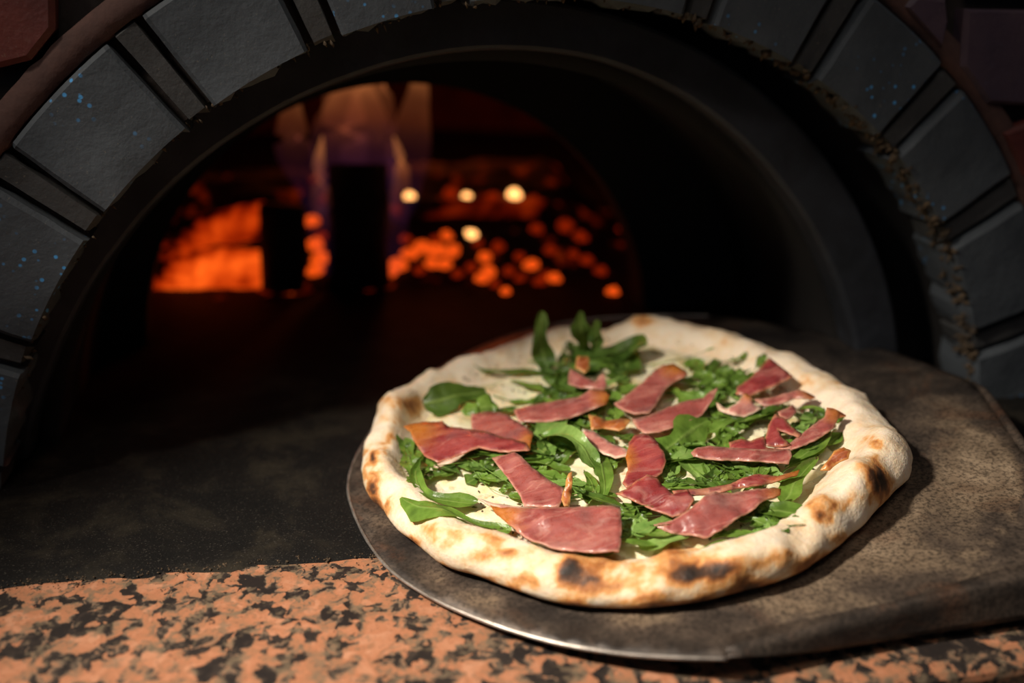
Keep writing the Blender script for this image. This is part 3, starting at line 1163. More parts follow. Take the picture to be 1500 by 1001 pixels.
# bubbles (px, py, radius px, height m) and browned spots (px, py, rx, ry, strength)
BUMPS = [(1262, 712, 42, .010), (1290, 655, 34, .007), (588, 600, 36, .007), (980, 806, 26, .005), (1195, 750, 26, .006), (940, 476, 26, .004), (640, 790, 34, .003),
         (720, 815, 30, .004), (830, 840, 30, .003), (1080, 830, 40, .004), (1150, 822, 26, .004), (560, 665, 22, .003), (1180, 530, 30, .003), (820, 495, 30, .002), (1240, 590, 34, .003)]
SPOTS = [(1255, 555, 26, 5, .3), (1230, 740, 12, 8, .4), (1250, 728, 7, 10, .5), (1262, 690, 9, 12, .35), (1296, 716, 7, 16, .45), (1176, 838, 16, 10, .45), (1150, 812, 20, 7, .35),
         (1000, 845, 26, 9, .4), (1060, 842, 22, 9, .5), (880, 830, 14, 12, .3), (930, 838, 12, 8, .35), (800, 845, 10, 7, .3), (650, 800, 14, 8, .3), (690, 815, 16, 9, .35), (610, 760, 10, 5, .25),
         (548, 700, 5, 8, .4), (535, 690, 4, 10, .35), (560, 610, 8, 6, .3), (576, 622, 7, 5, .3), (1110, 872, 50, 7, .3), (760, 880, 40, 6, .3), (860, 888, 60, 6, .35), (1225, 815, 12, 12, .3),
         (838, 843, 25, 20, 1.05), (838, 840, 9, 12, .35), (776, 850, 12, 9, .5), (1022, 828, 46, 18, .5), (1034, 838, 16, 8, .5), (1120, 826, 30, 9, .42), (1090, 858, 40, 9, .45),
         (545, 668, 8, 9, .75), (541, 722, 10, 16, .6), (556, 744, 14, 15, .6), (590, 588, 26, 8, .5), (612, 600, 10, 8, .3), (940, 468, 14, 7, .55), (1005, 470, 8, 4, .5), (1050, 474, 6, 4, .7),
         (1284, 646, 14, 6, .5), (1288, 698, 9, 24, .85), (1268, 722, 6, 10, .5), (1275, 700, 6, 8, .4), (1205, 742, 22, 14, .5), (1210, 758, 10, 6, .5), (982, 802, 20, 9, .5),
         (720, 800, 14, 24, .40), (660, 778, 22, 7, .3), (690, 790, 14, 9, .3), (628, 778, 8, 6, .25), (745, 812, 18, 9, .35), (905, 862, 24, 8, .3), (960, 870, 30, 8, .35),
         (1310, 705, 10, 22, .35), (1235, 790, 20, 8, .35), (1208, 672, 20, 8, .15), (895, 815, 24, 8, .35), (1270, 557, 16, 5, .3), (1180, 560, 14, 6, .25), (570, 640, 8, 8, .4), (565, 655, 6, 6, .3),
         (640, 830, 22, 6, .4), (600, 793, 18, 6, .4), (700, 848, 24, 5, .4), (1000, 884, 80, 5, .35), (1200, 822, 26, 8, .4), (620, 690, 10, 8, .15), (760, 860, 12, 8, .35), (870, 850, 20, 10, .35)]
NTH, NPR = 288, 30
vs, fs, bake = [], [], []


def rim_h(a):
    return 0.0205 + 0.0028 * fbm((cos(a) * 2.6, sin(a) * 2.6, 1.5))


def rim_w(a):
    # broader in front and on the right where the rim has puffed up
    return 0.028 + 0.005 * max(0, -sin(a)) + 0.009 * max(0, cos(a)) ** 2 + 0.003 * max(0, sin(a)) + 0.003 * fbm((cos(a) * 3, sin(a) * 3, 7))


def dough(a, k):
    """k: 0 underside .. 1 centre -> (r, h)"""
    Rr, wd, hr = radius(a), rim_w(a), rim_h(a)
    base = 0.0085
    if k <= 0.5:
        an = radians(-88) + radians(178) * (k / 0.5)
        r = Rr - wd * 0.46 + wd * 0.46 * cos(an)
        h = hr * 0.46 + hr * (0.46 if an < 0 else 0.54) * sin(an)
    elif k <= 0.75:
        t = (k - 0.5) / 0.25
        r = Rr - wd * 0.46 - wd * 0.62 * t
        h = base + (hr - base) * (0.5 + 0.5 * cos(pi * t)) ** 0.85
    else:
        t = (k - 0.75) / 0.25
        r = (Rr - wd * 1.08) * (1 - t)
        h = base
    return r, h


for j in range(NPR + 1):
    k = j / NPR
    for i in range(NTH):
        a = 2 * pi * i / NTH
        r, h = dough(a, k)
        rf = min(1, r / 0.03)
        x, y = PC.x + r * cos(a), PC.y + r * sin(a)
        z = peel_z(x) + h
        d = 0.0030 * fbm((x * 36, y * 36, z * 36)) * rf + 0.0011 * fbm((x * 120, y * 120, z * 120))
        px, py = to_px((x, y, z))
        bp = 0
        for bx, by, br, bh in BUMPS:
            q = ((px - bx) ** 2 + ((py - by) * 1.25) ** 2) / (br * br)
            if q < 6:
                bp += bh * exp(-q * 1.1)
        if k < 0.08:
            d *= 0.1
            bp = 0
        up = max(0, min(1, h / 0.02))
        z += (d + bp) * (0.35 + 0.65 * up) if k > 0.05 else 0
        rr_ = r + (d * 0.8 + bp * 0.25) * (1 - up * 0.6) * (1 if k < 0.55 else 0)
        x, y = PC.x + rr_ * cos(a), PC.y + rr_ * sin(a)
        vs.append((x, y, max(z, peel_z(x) + 0.0004)))
        px, py = to_px(vs[-1])
        b = 0.13 + 0.12 * fbm((x * 30, y * 30, 3)) + 0.17 * max(0, min(1, (py - 760) / 80)) * (0.4 + fbm((x * 60, y * 60, z * 60)))
        if k < 0.22:
            b += (0.22 - k) * 2.8
        wx = px + 11 * fbm((x * 70, y * 70, 2))
        wy = py + 9 * fbm((x * 70, y * 70, 12))
        for sx, sy, rx, ry, s in SPOTS:
            q = ((wx - sx) / rx) ** 2 + ((wy - sy) / ry) ** 2
            if q < 5:
                b += s * (0.80 + 0.5 * fbm((x * 130, y * 130, z * 130))) * exp(-q * 0.8)
        bake.append(max(0, min(1, b)))
for j in range(NPR):
    for i in range(NTH):
        i2 = (i + 1) % NTH
        fs.append((j * NTH + i, j * NTH + i2, (j + 1) * NTH + i2, (j + 1) * NTH + i))
crust = mesh_obj('crust', vs, fs, M_CRUST, pizza)
attr(crust, 'bake', bake)


def cheese_h(x, y):
    return 0.0112 + 0.0022 * fbm((x * 42, y * 42, 6)) + 0.0009 * fbm((x * 130, y * 130, 6))


vs, fs = [], []
NC, NRR = 180, 44
for j in range(NRR + 1):
    for i in range(NC):
        a = 2 * pi * i / NC
        Rc = radius(a) - rim_w(a) * (0.98 + 0.13 * fbm((cos(a) * 5, sin(a) * 5, 4)))
        r = Rc * (1 - j / NRR)
        x, y = PC.x + r * cos(a), PC.y + r * sin(a)
        e = min(1, j / 3)
        vs.append((x, y, peel_z(x) + 0.0070 * (1 - e) + cheese_h(x, y) * e))
for j in range(NRR):
    for i in range(NC):
        i2 = (i + 1) % NC
        fs.append((j * NC + i, j * NC + i2, (j + 1) * NC + i2, (j + 1) * NC + i))
mesh_obj('cheese', vs, fs, M_CHEESE, pizza)


def top_h(x, y):
    """height of cheese or dough above the peel at (x, y)"""
    r, a = hypot(x - PC.x, y - PC.y), atan2(y - PC.y, x - PC.x)
    Rr, wd, hr = radius(a), rim_w(a), rim_h(a)
    h = cheese_h(x, y)
    if r > Rr - wd * 1.08:
        if r < Rr - wd * 0.46:
            t = (Rr - wd * 0.46 - r) / (wd * 0.62)
            h = max(h, 0.0085 + (hr - 0.0085) * (0.5 + 0.5 * cos(pi * t)) ** 0.85)
        else:
            t = min(1, (r - (Rr - wd * 0.46)) / (wd * 0.46))
            h = max(h, hr * 0.46 + hr * 0.54 * sqrt(1 - t * t))
        h += 0.001
    return h


# ------------------------------------------------------------------ rocket leaves
def leaf(pts, wpx, mat=1, stem=0.18, lobes=3.5, roll=0.0, cup=0.25, name='rocket_leaf', lift=True):
    """pts: centre line as (px, py, height above peel); wpx: full width in pixels"""
    P = catmull([(p[0], p[1], p[2]) for p in pts], 4.0)
    nseg = 16
    C = []
    for k in range(nseg + 1):
        q = P[min(len(P) - 1, int(round(k / nseg * (len(P) - 1))))]
        C.append(on_peel(*q))
    dist = (C[nseg // 2] - CAM).length
    W = wpx / F_PX * dist
    seed = R.uniform(0, 99)
    ph = R.uniform(0, 6.28)
    vs, fs, mid = [], [], []
    ac = 7
    for k in range(nseg + 1):
        t = k / nseg
        tan = (C[min(k + 1, nseg)] - C[max(k - 1, 0)]).normalized()
        ref = Vector((0, 0, 1))
        if abs(tan.z) > 0.75:
            ref = -fwd
        side = tan.cross(ref).normalized()
        nor = side.cross(tan).normalized()
        rl = roll + 0.35 * noise.noise(Vector((t * 2.2, seed, 0)))
        side, nor = side * cos(rl) + nor * sin(rl), nor * cos(rl) - side * sin(rl)
        if t < stem:
            wl = wr = 0.06 + 0.03 * t / max(stem, .01)
        else:
            u = (t - stem) / (1 - stem)
            env = min(1, u * 5) ** 0.7 * (1 - max(0, u - 0.78) / 0.22 * 0.9 if u > 0.78 else 1)
            wl = 0.10 + env * (0.80 + 0.34 * cos(lobes * 2 * pi * u + ph))
            wr = 0.10 + env * (0.80 + 0.34 * cos(lobes * 2 * pi * u + ph + 0.9))
        for c in range(ac):
            s = (c / (ac - 1)) * 2 - 1
            wd = (wl if s < 0 else wr) * W * 0.5
            off = side * (s * wd)
            hgt = cup * W * 0.5 * (s * s - 0.15) + 0.10 * W * noise.noise(Vector((t * 5, s * 1.6, seed)))
            vs.append(C[k] + off + nor * hgt)
            mid.append(abs(s))
    for k in range(nseg):
        for c in range(ac - 1):
            b = k * ac + c
            fs.append((b, b + 1, b + ac + 1, b + ac))
    out = []
    for q in vs:       # keep every vertex above the cheese
        m = peel_z(q.x) + top_h(q.x, q.y) + 0.0005
        out.append(Vector((q.x, q.y, max(q.z, m))))
    o = mesh_obj(name, out, fs, M_LEAF[mat], pizza)
    attr(o, 'mid', mid)
    return o


H = 0.0145
LEAVES = [
    # back, upright ones
    ([(799, 548, .012), (797, 525, .020), (792, 490, .038), (794, 456, .056)], 29, 0, .0, 1.2, 0, .10),
    ([(868, 538, .013), (858, 515, .024), (852, 485, .040), (850, 456, .055)], 27, 0, .0, 2.2, 0, .10),
    ([(862, 530, .016), (872, 505, .030), (874, 468, .050)], 20, 0, .2, 1.5, 0, .1),
    ([(838, 540, .014), (880, 528, .018), (915, 515, .022), (948, 503, .028)], 56, 0, .0, 1.3, -.45, .12),
    ([(900, 560, .015), (915, 540, .017), (930, 515, .020)], 40, 0, .0, 2, -.1, .2),
    ([(695, 546, .014), (740, 545, .015), (790, 547, .015), (845, 545, .016)], 22, 0, .1, 2.2, .1, .15),
    ([(815, 565, .014), (850, 545, .016), (880, 540, .017)], 40, 0, .1, 2.5, 0, .2),
    ([(830, 510, .016), (845, 520, .016), (862, 535, .015)], 26, 0, .0, 1.5, .1, .15),
    # left back
    ([(620, 592, .024), (645, 586, .026), (680, 578, .024), (712, 574, .019)], 42, 0, .0, 1.0, -.75, .12),
    ([(675, 600, .024), (700, 597, .026), (730, 596, .022)], 40, 1, .0, 1.0, -.6, -.2),
    ([(725, 600, .017), (745, 602, .018), (758, 598, .016)], 26, 0, .0, 1.5, .1, .2),
    ([(748, 558, .014), (785, 568, .016), (822, 582, .015)], 24, 1, .15, 1.8, .1, .2),
    ([(722, 580, .014), (760, 590, .014), (800, 585, .014)], 16, 1, .3, 2, 0, .2),
    ([(800, 560, .015), (830, 572, .016), (860, 578, .016)], 34, 1, .1, 2, 0, .2),
    ([(930, 541, .016), (975, 531, .018), (1010, 523, .020), (1046, 510, .024)], 11, 1, .9, 1, 0, .2),
    ([(880, 585, .014), (905, 575, .015), (935, 565, .015)], 18, 1, .3, 1, 0, .2),
    # back right cluster
    ([(972, 590, .016), (1010, 575, .018), (1045, 555, .020), (1075, 540, .018)], 17, 1, .5, 2.5, 0, .2),
    ([(1000, 560, .014), (1030, 548, .017), (1052, 528, .018)], 28, 0, .1, 2, .1, .2),
    ([(1050, 575, .018), (1058, 555, .022), (1066, 535, .024)], 22, 1, .0, 2.5, .1, .2),
    ([(1070, 578, .018), (1075, 560, .020), (1085, 540, .020)], 20, 1, .0, 2, -.1, .2),
    ([(1030, 585, .015), (1060, 570, .016), (1095, 550, .018)], 22, 0, .2, 2.5, 0, .2),
    ([(1060, 530, .014), (1080, 528, .016), (1092, 520, .018)], 12, 1, .2, 1, 0, .2),
    ([(1105, 545, .016), (1112, 532, .020), (1120, 522, .022)], 12, 1, .2, 1, 0, .2),
    ([(1000, 585, .014), (1025, 592, .015), (1060, 596, .015)], 28, 0, .1, 2.5, 0, .2),
    # left clump
    ([(592, 645, .016), (598, 665, .018), (604, 690, .018), (610, 708, .016)], 26, 1, .0, 2, -.2, .3),
    ([(626, 665, .018), (608, 690, .022), (620, 722, .022), (655, 733, .020), (700, 736, .016)], 30, 1, .12, .8, -.2, .3),
    ([(602, 690, .015), (640, 683, .017), (690, 677, .018), (740, 668, .017)], 9, 1, .8, 1, 0, .2),
    ([(622, 700, .014), (650, 694, .016), (668, 686, .016)], 26, 0, .0, 2, 0, .2),
    ([(690, 673, .019), (715, 690, .020), (752, 712, .017)], 9, 2, .95, 1, 0, .2),
    ([(694, 690, .015), (712, 712, .014), (748, 728, .013), (778, 736, .013)], 7, 2, .9, 1, 0, .2),
    ([(690, 680, .015), (705, 690, .016), (722, 702, .015)], 30, 1, .0, 2, .1, .2),
    ([(600, 722, .015), (606, 708, .017), (618, 690, .017)], 22, 1, .0, 1.3, .1, .2),
    ([(640, 672, .016), (690, 668, .018), (745, 664, .018)], 20, 1, .1, 3, 0, .2),
    ([(735, 722, .014), (745, 712, .015), (755, 706, .015)], 18, 1, .0, 1.5, 0, .2),
    # front left single leaf
    ([(588, 741, .016), (612, 754, .019), (645, 760, .020), (690, 771, .018), (748, 779, .015)], 40, 1, .0, 1.5, -.25, .2),
    ([(665, 779, .015), (705, 777, .016), (750, 776, .016)], 9, 2, .9, 1, 0, .2),
    # centre
    ([(780, 648, .018), (805, 630, .021), (832, 606, .021)], 44, 2, .0, 1.6, .1, .15),
    ([(772, 655, .017), (790, 658, .020), (812, 668, .018)], 34, 2, .0, 1.2, .1, .25),
    ([(796, 640, .022), (822, 636, .028), (850, 650, .028), (872, 685, .020)], 42, 2, .0, .9, -.15, .3),
    ([(830, 605, .018), (845, 610, .020), (868, 604, .020)], 46, 1, .0, 2, .1, .2),
    ([(760, 668, .016), (795, 678, .019), (835, 690, .018)], 26, 1, .0, 1.5, 0, .2),
    ([(775, 690, .015), (805, 698, .017), (840, 708, .016)], 24, 1, .0, 1.8, 0, .2),
    ([(872, 655, .021), (882, 685, .022), (886, 715, .019), (880, 738, .016)], 26, 1, .0, .8, .1, .25),
    ([(855, 690, .016), (868, 708, .018), (872, 732, .016)], 22, 1, .1, 1, .1, .2),
    ([(840, 700, .015), (855, 718, .017), (862, 738, .016)], 26, 2, .0, 1, .1, .2),
    ([(838, 725, .015), (870, 722, .017), (905, 730, .016)], 20, 1, .1, 1, .1, .2),
    ([(895, 690, .015), (905, 670, .018), (918, 655, .018)], 24, 1, .0, 1.5, .1, .2),
    ([(902, 635, .016), (915, 640, .018), (928, 648, .016)], 22, 0, .0, 1, .1, .2),
    # right of centre
    ([(960, 672, .018), (985, 652, .021), (1012, 632, .022), (1038, 616, .020)], 50, 1, .0, 1.8, -.4, .12),
    ([(965, 685, .017), (1000, 668, .022), (1030, 652, .020)], 30, 2, .0, .6, .2, .2),
    ([(1000, 655, .022), (1022, 652, .024), (1048, 656, .020)], 28, 2, .0, .8, .2, .2),
    ([(1000, 672, .016), (1020, 690, .020), (1042, 728, .017)], 32, 2, .0, 1.3, .1, .2),
    ([(1032, 678, .017), (1046, 695, .020), (1056, 716, .017)], 24, 1, .0, 1, .1, .2),
    ([(1060, 680, .016), (1072, 695, .019), (1085, 708, .016)], 34, 1, .0, 1.5, .1, .2),
    ([(970, 690, .015), (985, 705, .016), (1010, 718, .016)], 24, 1, .0, 1.5, .1, .2),
    ([(1085, 705, .016), (1110, 695, .018), (1140, 684, .017)], 18, 1, .2, 2, 0, .2),
    ([(1150, 685, .015), (1175, 668, .019), (1200, 650, .020), (1218, 625, .018)], 26, 1, .1, 1.2, .1, .2),
    ([(1140, 698, .016), (1165, 680, .018), (1198, 668, .017)], 14, 1, .3, 1.2, 0, .2),
    ([(1168, 668, .017), (1185, 655, .019), (1200, 645, .018)], 24, 0, .0, 2, 0, .2),
    ([(1035, 600, .014), (1065, 610, .017), (1100, 622, .016)], 34, 0, .0, 2.2, .1, .2),
    ([(1075, 618, .018), (1105, 612, .022), (1132, 602, .020)], 30, 1, .0, 1.4, .1, .2),
    ([(1112, 606, .020), (1128, 596, .026), (1150, 596, .022)], 24, 0, .0, .8, .3, -.4),
    ([(1170, 600, .016), (1190, 598, .018), (1208, 608, .016)], 14, 1, .1, 1.5, 0, .2),
    ([(1175, 612, .015), (1192, 606, .017), (1205, 598, .016)], 20, 0, .0, 2, 0, .2),
    ([(1075, 640, .014), (1080, 632, .016), (1090, 622, .016)], 10, 1, .1, 1, 0, .2),
    ([(1222, 618, .018), (1232, 612, .020), (1240, 612, .018)], 14, 1, .0, 1, 0, .2),
    # front right
    ([(1145, 738, .016), (1158, 722, .020), (1165, 705, .022), (1196, 672, .018)], 28, 1, .0, .8, .1, .25),
    ([(1088, 748, .018), (1125, 746, .023), (1165, 752, .024), (1202, 772, .022)], 34, 1, .0, 1.3, -.3, .2),
    ([(1120, 735, .022), (1135, 750, .022), (1142, 768, .018)], 26, 1, .0, 1, .2, .2),
    ([(1100, 768, .016), (1125, 772, .018), (1150, 770, .016)], 30, 1, .0, 2, 0, .2),
    ([(1085, 765, .018), (1100, 752, .020), (1115, 742, .020)], 26, 2, .0, 1, 0, .2),
    ([(1025, 808, .016), (1060, 798, .019), (1105, 802, .017)], 22, 1, .0, 1, .1, .2),
    ([(1040, 790, .016), (1075, 782, .018), (1110, 785, .016)], 18, 1, .1, 1, .1, .2),
    ([(925, 778, .017), (960, 780, .020), (1000, 775, .018)], 26, 1, .0, .8, .1, .2),
    ([(935, 800, .015), (960, 798, .018), (1010, 786, .017)], 22, 2, .0, 1, .1, .2),
    ([(912, 792, .015), (922, 780, .018), (918, 762, .018)], 24, 2, .0, 1, .1, .2),
    ([(905, 746, .017), (930, 743, .019), (958, 740, .019)], 10, 2, .8, 1, 0, .2),
    ([(900, 760, .015), (925, 752, .016), (955, 755, .016)], 22, 1, .0, 2, 0, .2),
    ([(778, 817, .014), (810, 809, .016), (850, 806, .016)], 16, 1, .0, 2, 0, .2),
    ([(840, 815, .014), (870, 812, .016), (900, 810, .016)], 20, 1, .0, 2, 0, .2),
    ([(1060, 695, .016), (1100, 690, .018), (1135, 680, .017)], 12, 1, .2, 2.5, 0, .2),
]
for pts, wpx, m, stem, lb, roll, cup in LEAVES:
    leaf([(p[0], p[1], p[2] + 0.002 if wpx < 12 else (0.0120 + (p[2] - 0.0120) * 0.62 if p[2] < 0.0262 else p[2])) for p in pts], wpx, m, stem, lb, roll, cup)
# looser leaves lying underneath
ZONES = [((590, 770), (655, 700), 13), ((775, 900), (590, 740), 20), ((955, 1090), (620, 720), 18), ((985, 1110), (540, 605), 12), ((800, 930), (515, 590), 12),
         ((1150, 1225), (600, 660), 6), ((915, 1160), (735, 800), 16), ((1060, 1130), (590, 625), 5), ((1050, 1130), (676, 706), 6)]
RL = random.Random(21)
for (x0, x1), (y0, y1), n in ZONES:
    for k in range(int(n * 1.4)):
        cx, cy = RL.uniform(x0, x1), RL.uniform(y0, y1)
        an = RL.uniform(0, pi)
        L = RL.uniform(24, 52)
        dx, dy = cos(an) * L, sin(an) * L * 0.5
        hh = RL.uniform(0.0125, 0.0160)
        leaf([(cx - dx, cy - dy, hh), (cx + RL.uniform(-8, 8), cy + RL.uniform(-5, 5), hh + 0.002), (cx + dx, cy + dy, hh)],
             RL.uniform(14, 27), RL.choice([0, 0, 1, 1, 1, 2]), RL.choice([0.0, 0.2, 0.4]), RL.uniform(1, 3), RL.uniform(-.3, .3), RL.uniform(.1, .35))


# ------------------------------------------------------------------ ham
def ham(pts, mat=0, h=0.018, wave=0.0018, along=None, lab=None, step=6.0, seed=None, thick=0.0007):
    """pts: outline (px, py[, height]); along: (px, py) of the amber, fatty end"""
    full = [(p[0], p[1], 0.0148 + ((p[2] if len(p) > 2 else h) - 0.0125) * 0.80) for p in pts]
    cpts = []
    for i in range(len(full)):
        a, b = full[i], full[(i + 1) % len(full)]
        kk = max(1, int(hypot(a[0] - b[0], a[1] - b[1]) / 4.0))
        for j in range(kk):
            t = j / kk
            q = [u + (v_ - u) * t for u, v_ in zip(a, b)]
            jx = 1.3 * noise.noise(Vector((q[0] / 7, q[1] / 7, 1.0)))
            jy = 1.0 * noise.noise(Vector((q[0] / 7, q[1] / 7, 9.0)))
            cpts.append((q[0] + jx, q[1] + jy, q[2]))
    pp, tt, nb = fill([(p[0], p[1]) for p in cpts], step)
    sd = R.uniform(0, 50) if seed is None else seed
    vs, edge, al = [], [], []
    span = max(hypot(a[0] - b[0], a[1] - b[1]) for a in full for b in full)
    for q in pp:
        wsum = hsum = 0
        for a in full:
            ww = 1 / (((a[0] - q.x) ** 2 + (a[1] - q.y) ** 2) + 30) ** 1.3
            wsum += ww
            hsum += ww * a[2]
        hh = hsum / wsum - 0.0018
        ed = seg_dist(q.x, q.y, cpts)
        n1 = noise.noise(Vector((q.x / 42, q.y / 26, sd)))
        n2 = noise.noise(Vector((q.x / 9, q.y / 7, sd + 5)))
        hh += 0.6 * wave * n1 + wave * 0.12 * n2 * max(0, 1 - ed / 10)
        ht = (hsum / wsum)
        v0 = on_peel(q.x, q.y, ht)
        v0.z = max(v0.z + hh - ht, peel_z(v0.x) + top_h(v0.x, v0.y) + 0.0012)
        vs.append(v0)
        edge.append(min(1, ed / 12))
        if along:
            al.append(max(0, 1 - hypot(q.x - along[0], q.y - along[1]) / (span * 0.75)))
        else:
            al.append(0.0)
    o = mesh_obj('ham_slice', vs, tt, M_HAM[mat], pizza)
    attr(o, 'edge', edge)
    attr(o, 'along', al)
    mod_solid(o, thick, 0)
    if lab:
        o['label'] = lab
    return o


# heights above the peel; pieces overlap as in a tossed pile
ham([(690, 604, .020), (715, 600, .021), (742, 604, .022), (762, 616, .023), (781, 630, .023), (776, 656, .022), (740, 652, .021), (705, 640, .020), (690, 625, .019)], 0, along=(785, 648))
ham([(591, 622, .026), (606, 617, .027), (622, 614, .028), (648, 614, .027), (658, 622, .024), (690, 624, .024), (715, 628, .025), (735, 636, .024), (772, 645, .024), (776, 657, .023),
     (745, 660, .022), (702, 654, .022), (670, 662, .021), (640, 671, .020), (622, 664, .019), (608, 646, .022), (601, 630, .025)], 1, wave=0.003, along=(600, 612))
ham([(690, 655, .021), (668, 672, .019), (640, 682, .017), (634, 680, .017), (660, 668, .019)], 2, wave=0.0006)
ham([(752, 598, .021), (780, 591, .022), (815, 584, .023), (850, 578, .025), (866, 566, .030), (884, 567, .030), (894, 574, .027), (888, 588, .024), (862, 598, .022), (835, 608, .021), (800, 613, .020), (760, 615, .020)], 0, along=(900, 575))
ham([(835, 535, .030), (846, 540, .031), (858, 549, .029), (872, 556, .026), (878, 548, .031), (886, 545, .033), (889, 560, .028), (884, 570, .024), (866, 568, .023), (848, 566, .022), (832, 560, .022)], 0, wave=0.003)
ham([(846, 518, .034), (862, 518, .034), (864, 536, .028), (856, 545, .026), (843, 535, .029)], 3)
ham([(958, 540, .025), (972, 533, .027), (988, 531, .028), (1004, 541, .027), (1008, 546, .025), (988, 556, .023), (974, 568, .022), (962, 588, .021), (952, 602, .020), (930, 604, .020), (912, 597, .020), (900, 588, .021),
     (918, 575, .023), (938, 560, .024)], 0, along=(990, 524))
ham([(926, 611, .021), (950, 606, .022), (980, 593, .024), (1010, 584, .025), (1030, 580, .026), (1040, 570, .029), (1052, 564, .032), (1046, 580, .028), (1030, 602, .023), (1024, 606, .022), (995, 620, .021), (965, 630, .020), (944, 631, .020), (934, 624, .020)], 0)
ham([(862, 604, .023), (874, 606, .025), (890, 612, .022), (908, 610, .022), (924, 612, .023), (916, 624, .021), (906, 628, .020), (888, 624, .020), (866, 626, .022)], 3)
ham([(855, 625, .027), (868, 627, .027), (884, 638, .024), (900, 648, .022), (921, 655, .022), (920, 664, .020), (902, 667, .019), (884, 662, .020), (868, 650, .022), (853, 646, .024)], 2, wave=0.0015)
ham([(921, 645, .024), (930, 635, .026), (945, 633, .027), (958, 640, .026), (972, 658, .026), (976, 672, .024), (970, 688, .022), (955, 698, .021), (935, 702, .021), (918, 712, .019), (912, 704, .020), (920, 685, .022), (917, 668, .024)], 1, wave=0.0035, along=(912, 668))
ham([(1127, 521, .032), (1142, 532, .030), (1162, 547, .027), (1145, 556, .024), (1124, 566, .021), (1100, 576, .019), (1078, 574, .019), (1080, 565, .021), (1098, 552, .025), (1114, 536, .029)], 1, wave=0.001)
ham([(1049, 585, .024), (1054, 588, .026), (1064, 595, .023), (1078, 588, .025), (1092, 571, .030), (1100, 578, .028), (1106, 590, .023), (1118, 595, .021), (1102, 602, .020), (1090, 606, .019), (1066, 602, .020), (1053, 597, .021)], 2, wave=0.002, along=(1100, 570))
ham([(1105, 583, .021), (1125, 579, .023), (1150, 572, .025), (1172, 567, .026), (1194, 578, .022), (1188, 582, .021), (1165, 580, .021), (1142, 588, .020), (1120, 592, .019)], 0, along=(1196, 572))
ham([(1140, 600, .025), (1162, 590, .024), (1168, 600, .023), (1156, 610, .023), (1146, 612, .023)], 0)
ham([(1136, 603, .029), (1148, 608, .029), (1160, 620, .027), (1175, 630, .024), (1170, 637, .023), (1155, 630, .025), (1140, 624, .026), (1146, 636, .023), (1160, 648, .020), (1135, 652, .018), (1119, 650, .019), (1122, 634, .022), (1128, 615, .026)], 1, wave=0.002)
ham([(1136, 652, .019), (1155, 648, .021), (1172, 634, .023), (1192, 618, .025), (1208, 607, .028), (1212, 592, .033), (1224, 596, .032), (1240, 606, .026), (1228, 608, .026), (1222, 622, .024), (1204, 636, .022), (1182, 648, .020), (1158, 656, .018)], 0, along=(1228, 590))
ham([(1068, 645, .021), (1085, 640, .023), (1100, 643, .022), (1120, 636, .023), (1122, 652, .020), (1150, 654, .020), (1150, 662, .019), (1100, 660, .019), (1070, 654, .019)], 1)
ham([(1012, 661, .022), (1022, 653, .024), (1040, 650, .025), (1070, 652, .026), (1110, 655, .026), (1158, 655, .026), (1160, 664, .024), (1156, 676, .021), (1120, 673, .021), (1075, 671, .021), (1035, 670, .020), (1016, 666, .021)], 0, wave=0.001)
ham([(721, 668, .025), (738, 664, .027), (755, 659, .030), (765, 666, .030), (780, 682, .027), (802, 698, .025), (826, 712, .024), (824, 728, .022), (818, 740, .021), (795, 738, .021), (768, 738, .020), (760, 720, .021), (742, 694, .023)], 0, wave=0.002)
ham([(826, 737, .022), (822, 728, .024), (828, 708, .030), (832, 690, .036), (838, 686, .037), (839, 700, .032), (836, 722, .025), (834, 738, .021)], 3, wave=0.0008)
ham([(700, 727, .022), (722, 733, .022), (756, 738, .022), (800, 741, .021), (800, 750, .019), (755, 752, .019), (718, 738, .020)], 2, wave=0.001)
ham([(718, 735, .022), (735, 740, .025), (760, 741, .027), (800, 739, .028), (850, 738, .028), (895, 739, .028), (909, 742, .027), (911, 760, .025), (910, 790, .021), (907, 806, .018), (880, 804, .020), (850, 802, .020),
     (820, 803, .018), (790, 797, .018), (765, 780, .020), (745, 765, .021), (728, 750, .021)], 0, h=.024, wave=0.0028, along=(716, 752), step=7)
ham([(902, 722, .024), (918, 714, .026), (930, 703, .029), (948, 691, .032), (962, 695, .030), (974, 708, .028), (986, 722, .026), (1008, 712, .028), (1018, 730, .026), (1004, 748, .022), (985, 752, .021), (968, 748, .021), (945, 738, .022), (922, 730, .023)], 1, wave=0.004)
ham([(985, 716, .022), (1030, 712, .024), (1070, 706, .025), (1090, 696, .027), (1112, 690, .026), (1140, 694, .024), (1172, 684, .024), (1168, 692, .022), (1130, 704, .022), (1080, 712, .022), (1030, 722, .021), (990, 724, .020)], 1, wave=0.001, along=(1175, 680))
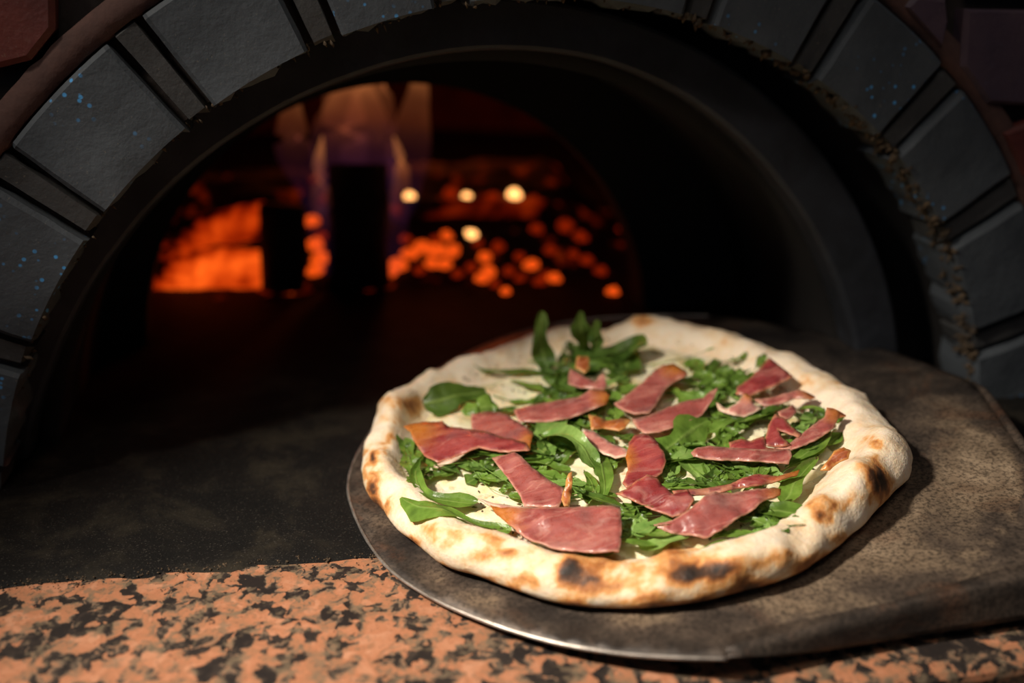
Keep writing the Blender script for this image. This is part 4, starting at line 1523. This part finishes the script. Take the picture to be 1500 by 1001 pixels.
ham([(957, 765, .019), (985, 758, .022), (1008, 742, .027), (1030, 727, .030), (1048, 717, .031), (1075, 718, .029), (1110, 713, .029), (1145, 709, .029), (1144, 718, .027), (1120, 730, .025), (1090, 750, .023), (1065, 768, .021), (1035, 784, .018), (1000, 778, .017), (975, 772, .018)], 0,
    h=.024, wave=0.003, along=(1165, 704), step=7)
ham([(1202, 684, .021), (1212, 672, .025), (1222, 656, .029), (1236, 652, .030), (1247, 658, .028), (1243, 668, .025), (1226, 674, .023), (1216, 684, .020)], 3, wave=0.0025)
ham([(762, 742, .015), (780, 738, .016), (850, 738, .016), (850, 744, .015)], 2)

# ------------------------------------------------------------------ dried herb flakes
vs, fs = [], []
RH = random.Random(5)
HZ = [((1110, 1245), (545, 650), 110), ((575, 640), (672, 705), 60), ((715, 800), (780, 806), 110), ((680, 800), (520, 590), 60), ((690, 800), (690, 745), 40), ((1040, 1210), (600, 720), 70),
      ((850, 1200), (500, 560), 60), ((900, 1100), (720, 800), 40)]
for (x0, x1), (y0, y1), n in HZ:
    for k in range(n):
        px, py = RH.uniform(x0, x1), RH.uniform(y0, y1)
        q = on_peel(px, py, 0.013)
        r = hypot(q.x - PC.x, q.y - PC.y)
        a = atan2(q.y - PC.y, q.x - PC.x)
        kk = radius(a) - rim_w(a)
        h = cheese_h(q.x, q.y) + 0.0006
        if r > kk - 0.008:
            h = 0.0155 if r < kk + 0.004 else None
        if h is None:
            continue
        q.z = peel_z(q.x) + h
        s = RH.uniform(0.0006, 0.0013)
        an = RH.uniform(0, pi)
        e = Vector((cos(an), sin(an), RH.uniform(-.3, .3))) * s * RH.uniform(1, 2)
        g = Vector((-sin(an), cos(an), RH.uniform(-.3, .3))) * s * 0.6
        nn = len(vs)
        vs += [q - e, q + g, q + e, q - g, q + Vector((0, 0, s * 0.5))]
        fs += [(nn, nn + 3, nn + 4), (nn + 3, nn + 2, nn + 4), (nn + 2, nn + 1, nn + 4), (nn + 1, nn, nn + 4)]
o = mesh_obj('herb_flakes', vs, fs, M_HERB, pizza, smooth=False)
o['kind'] = 'stuff'
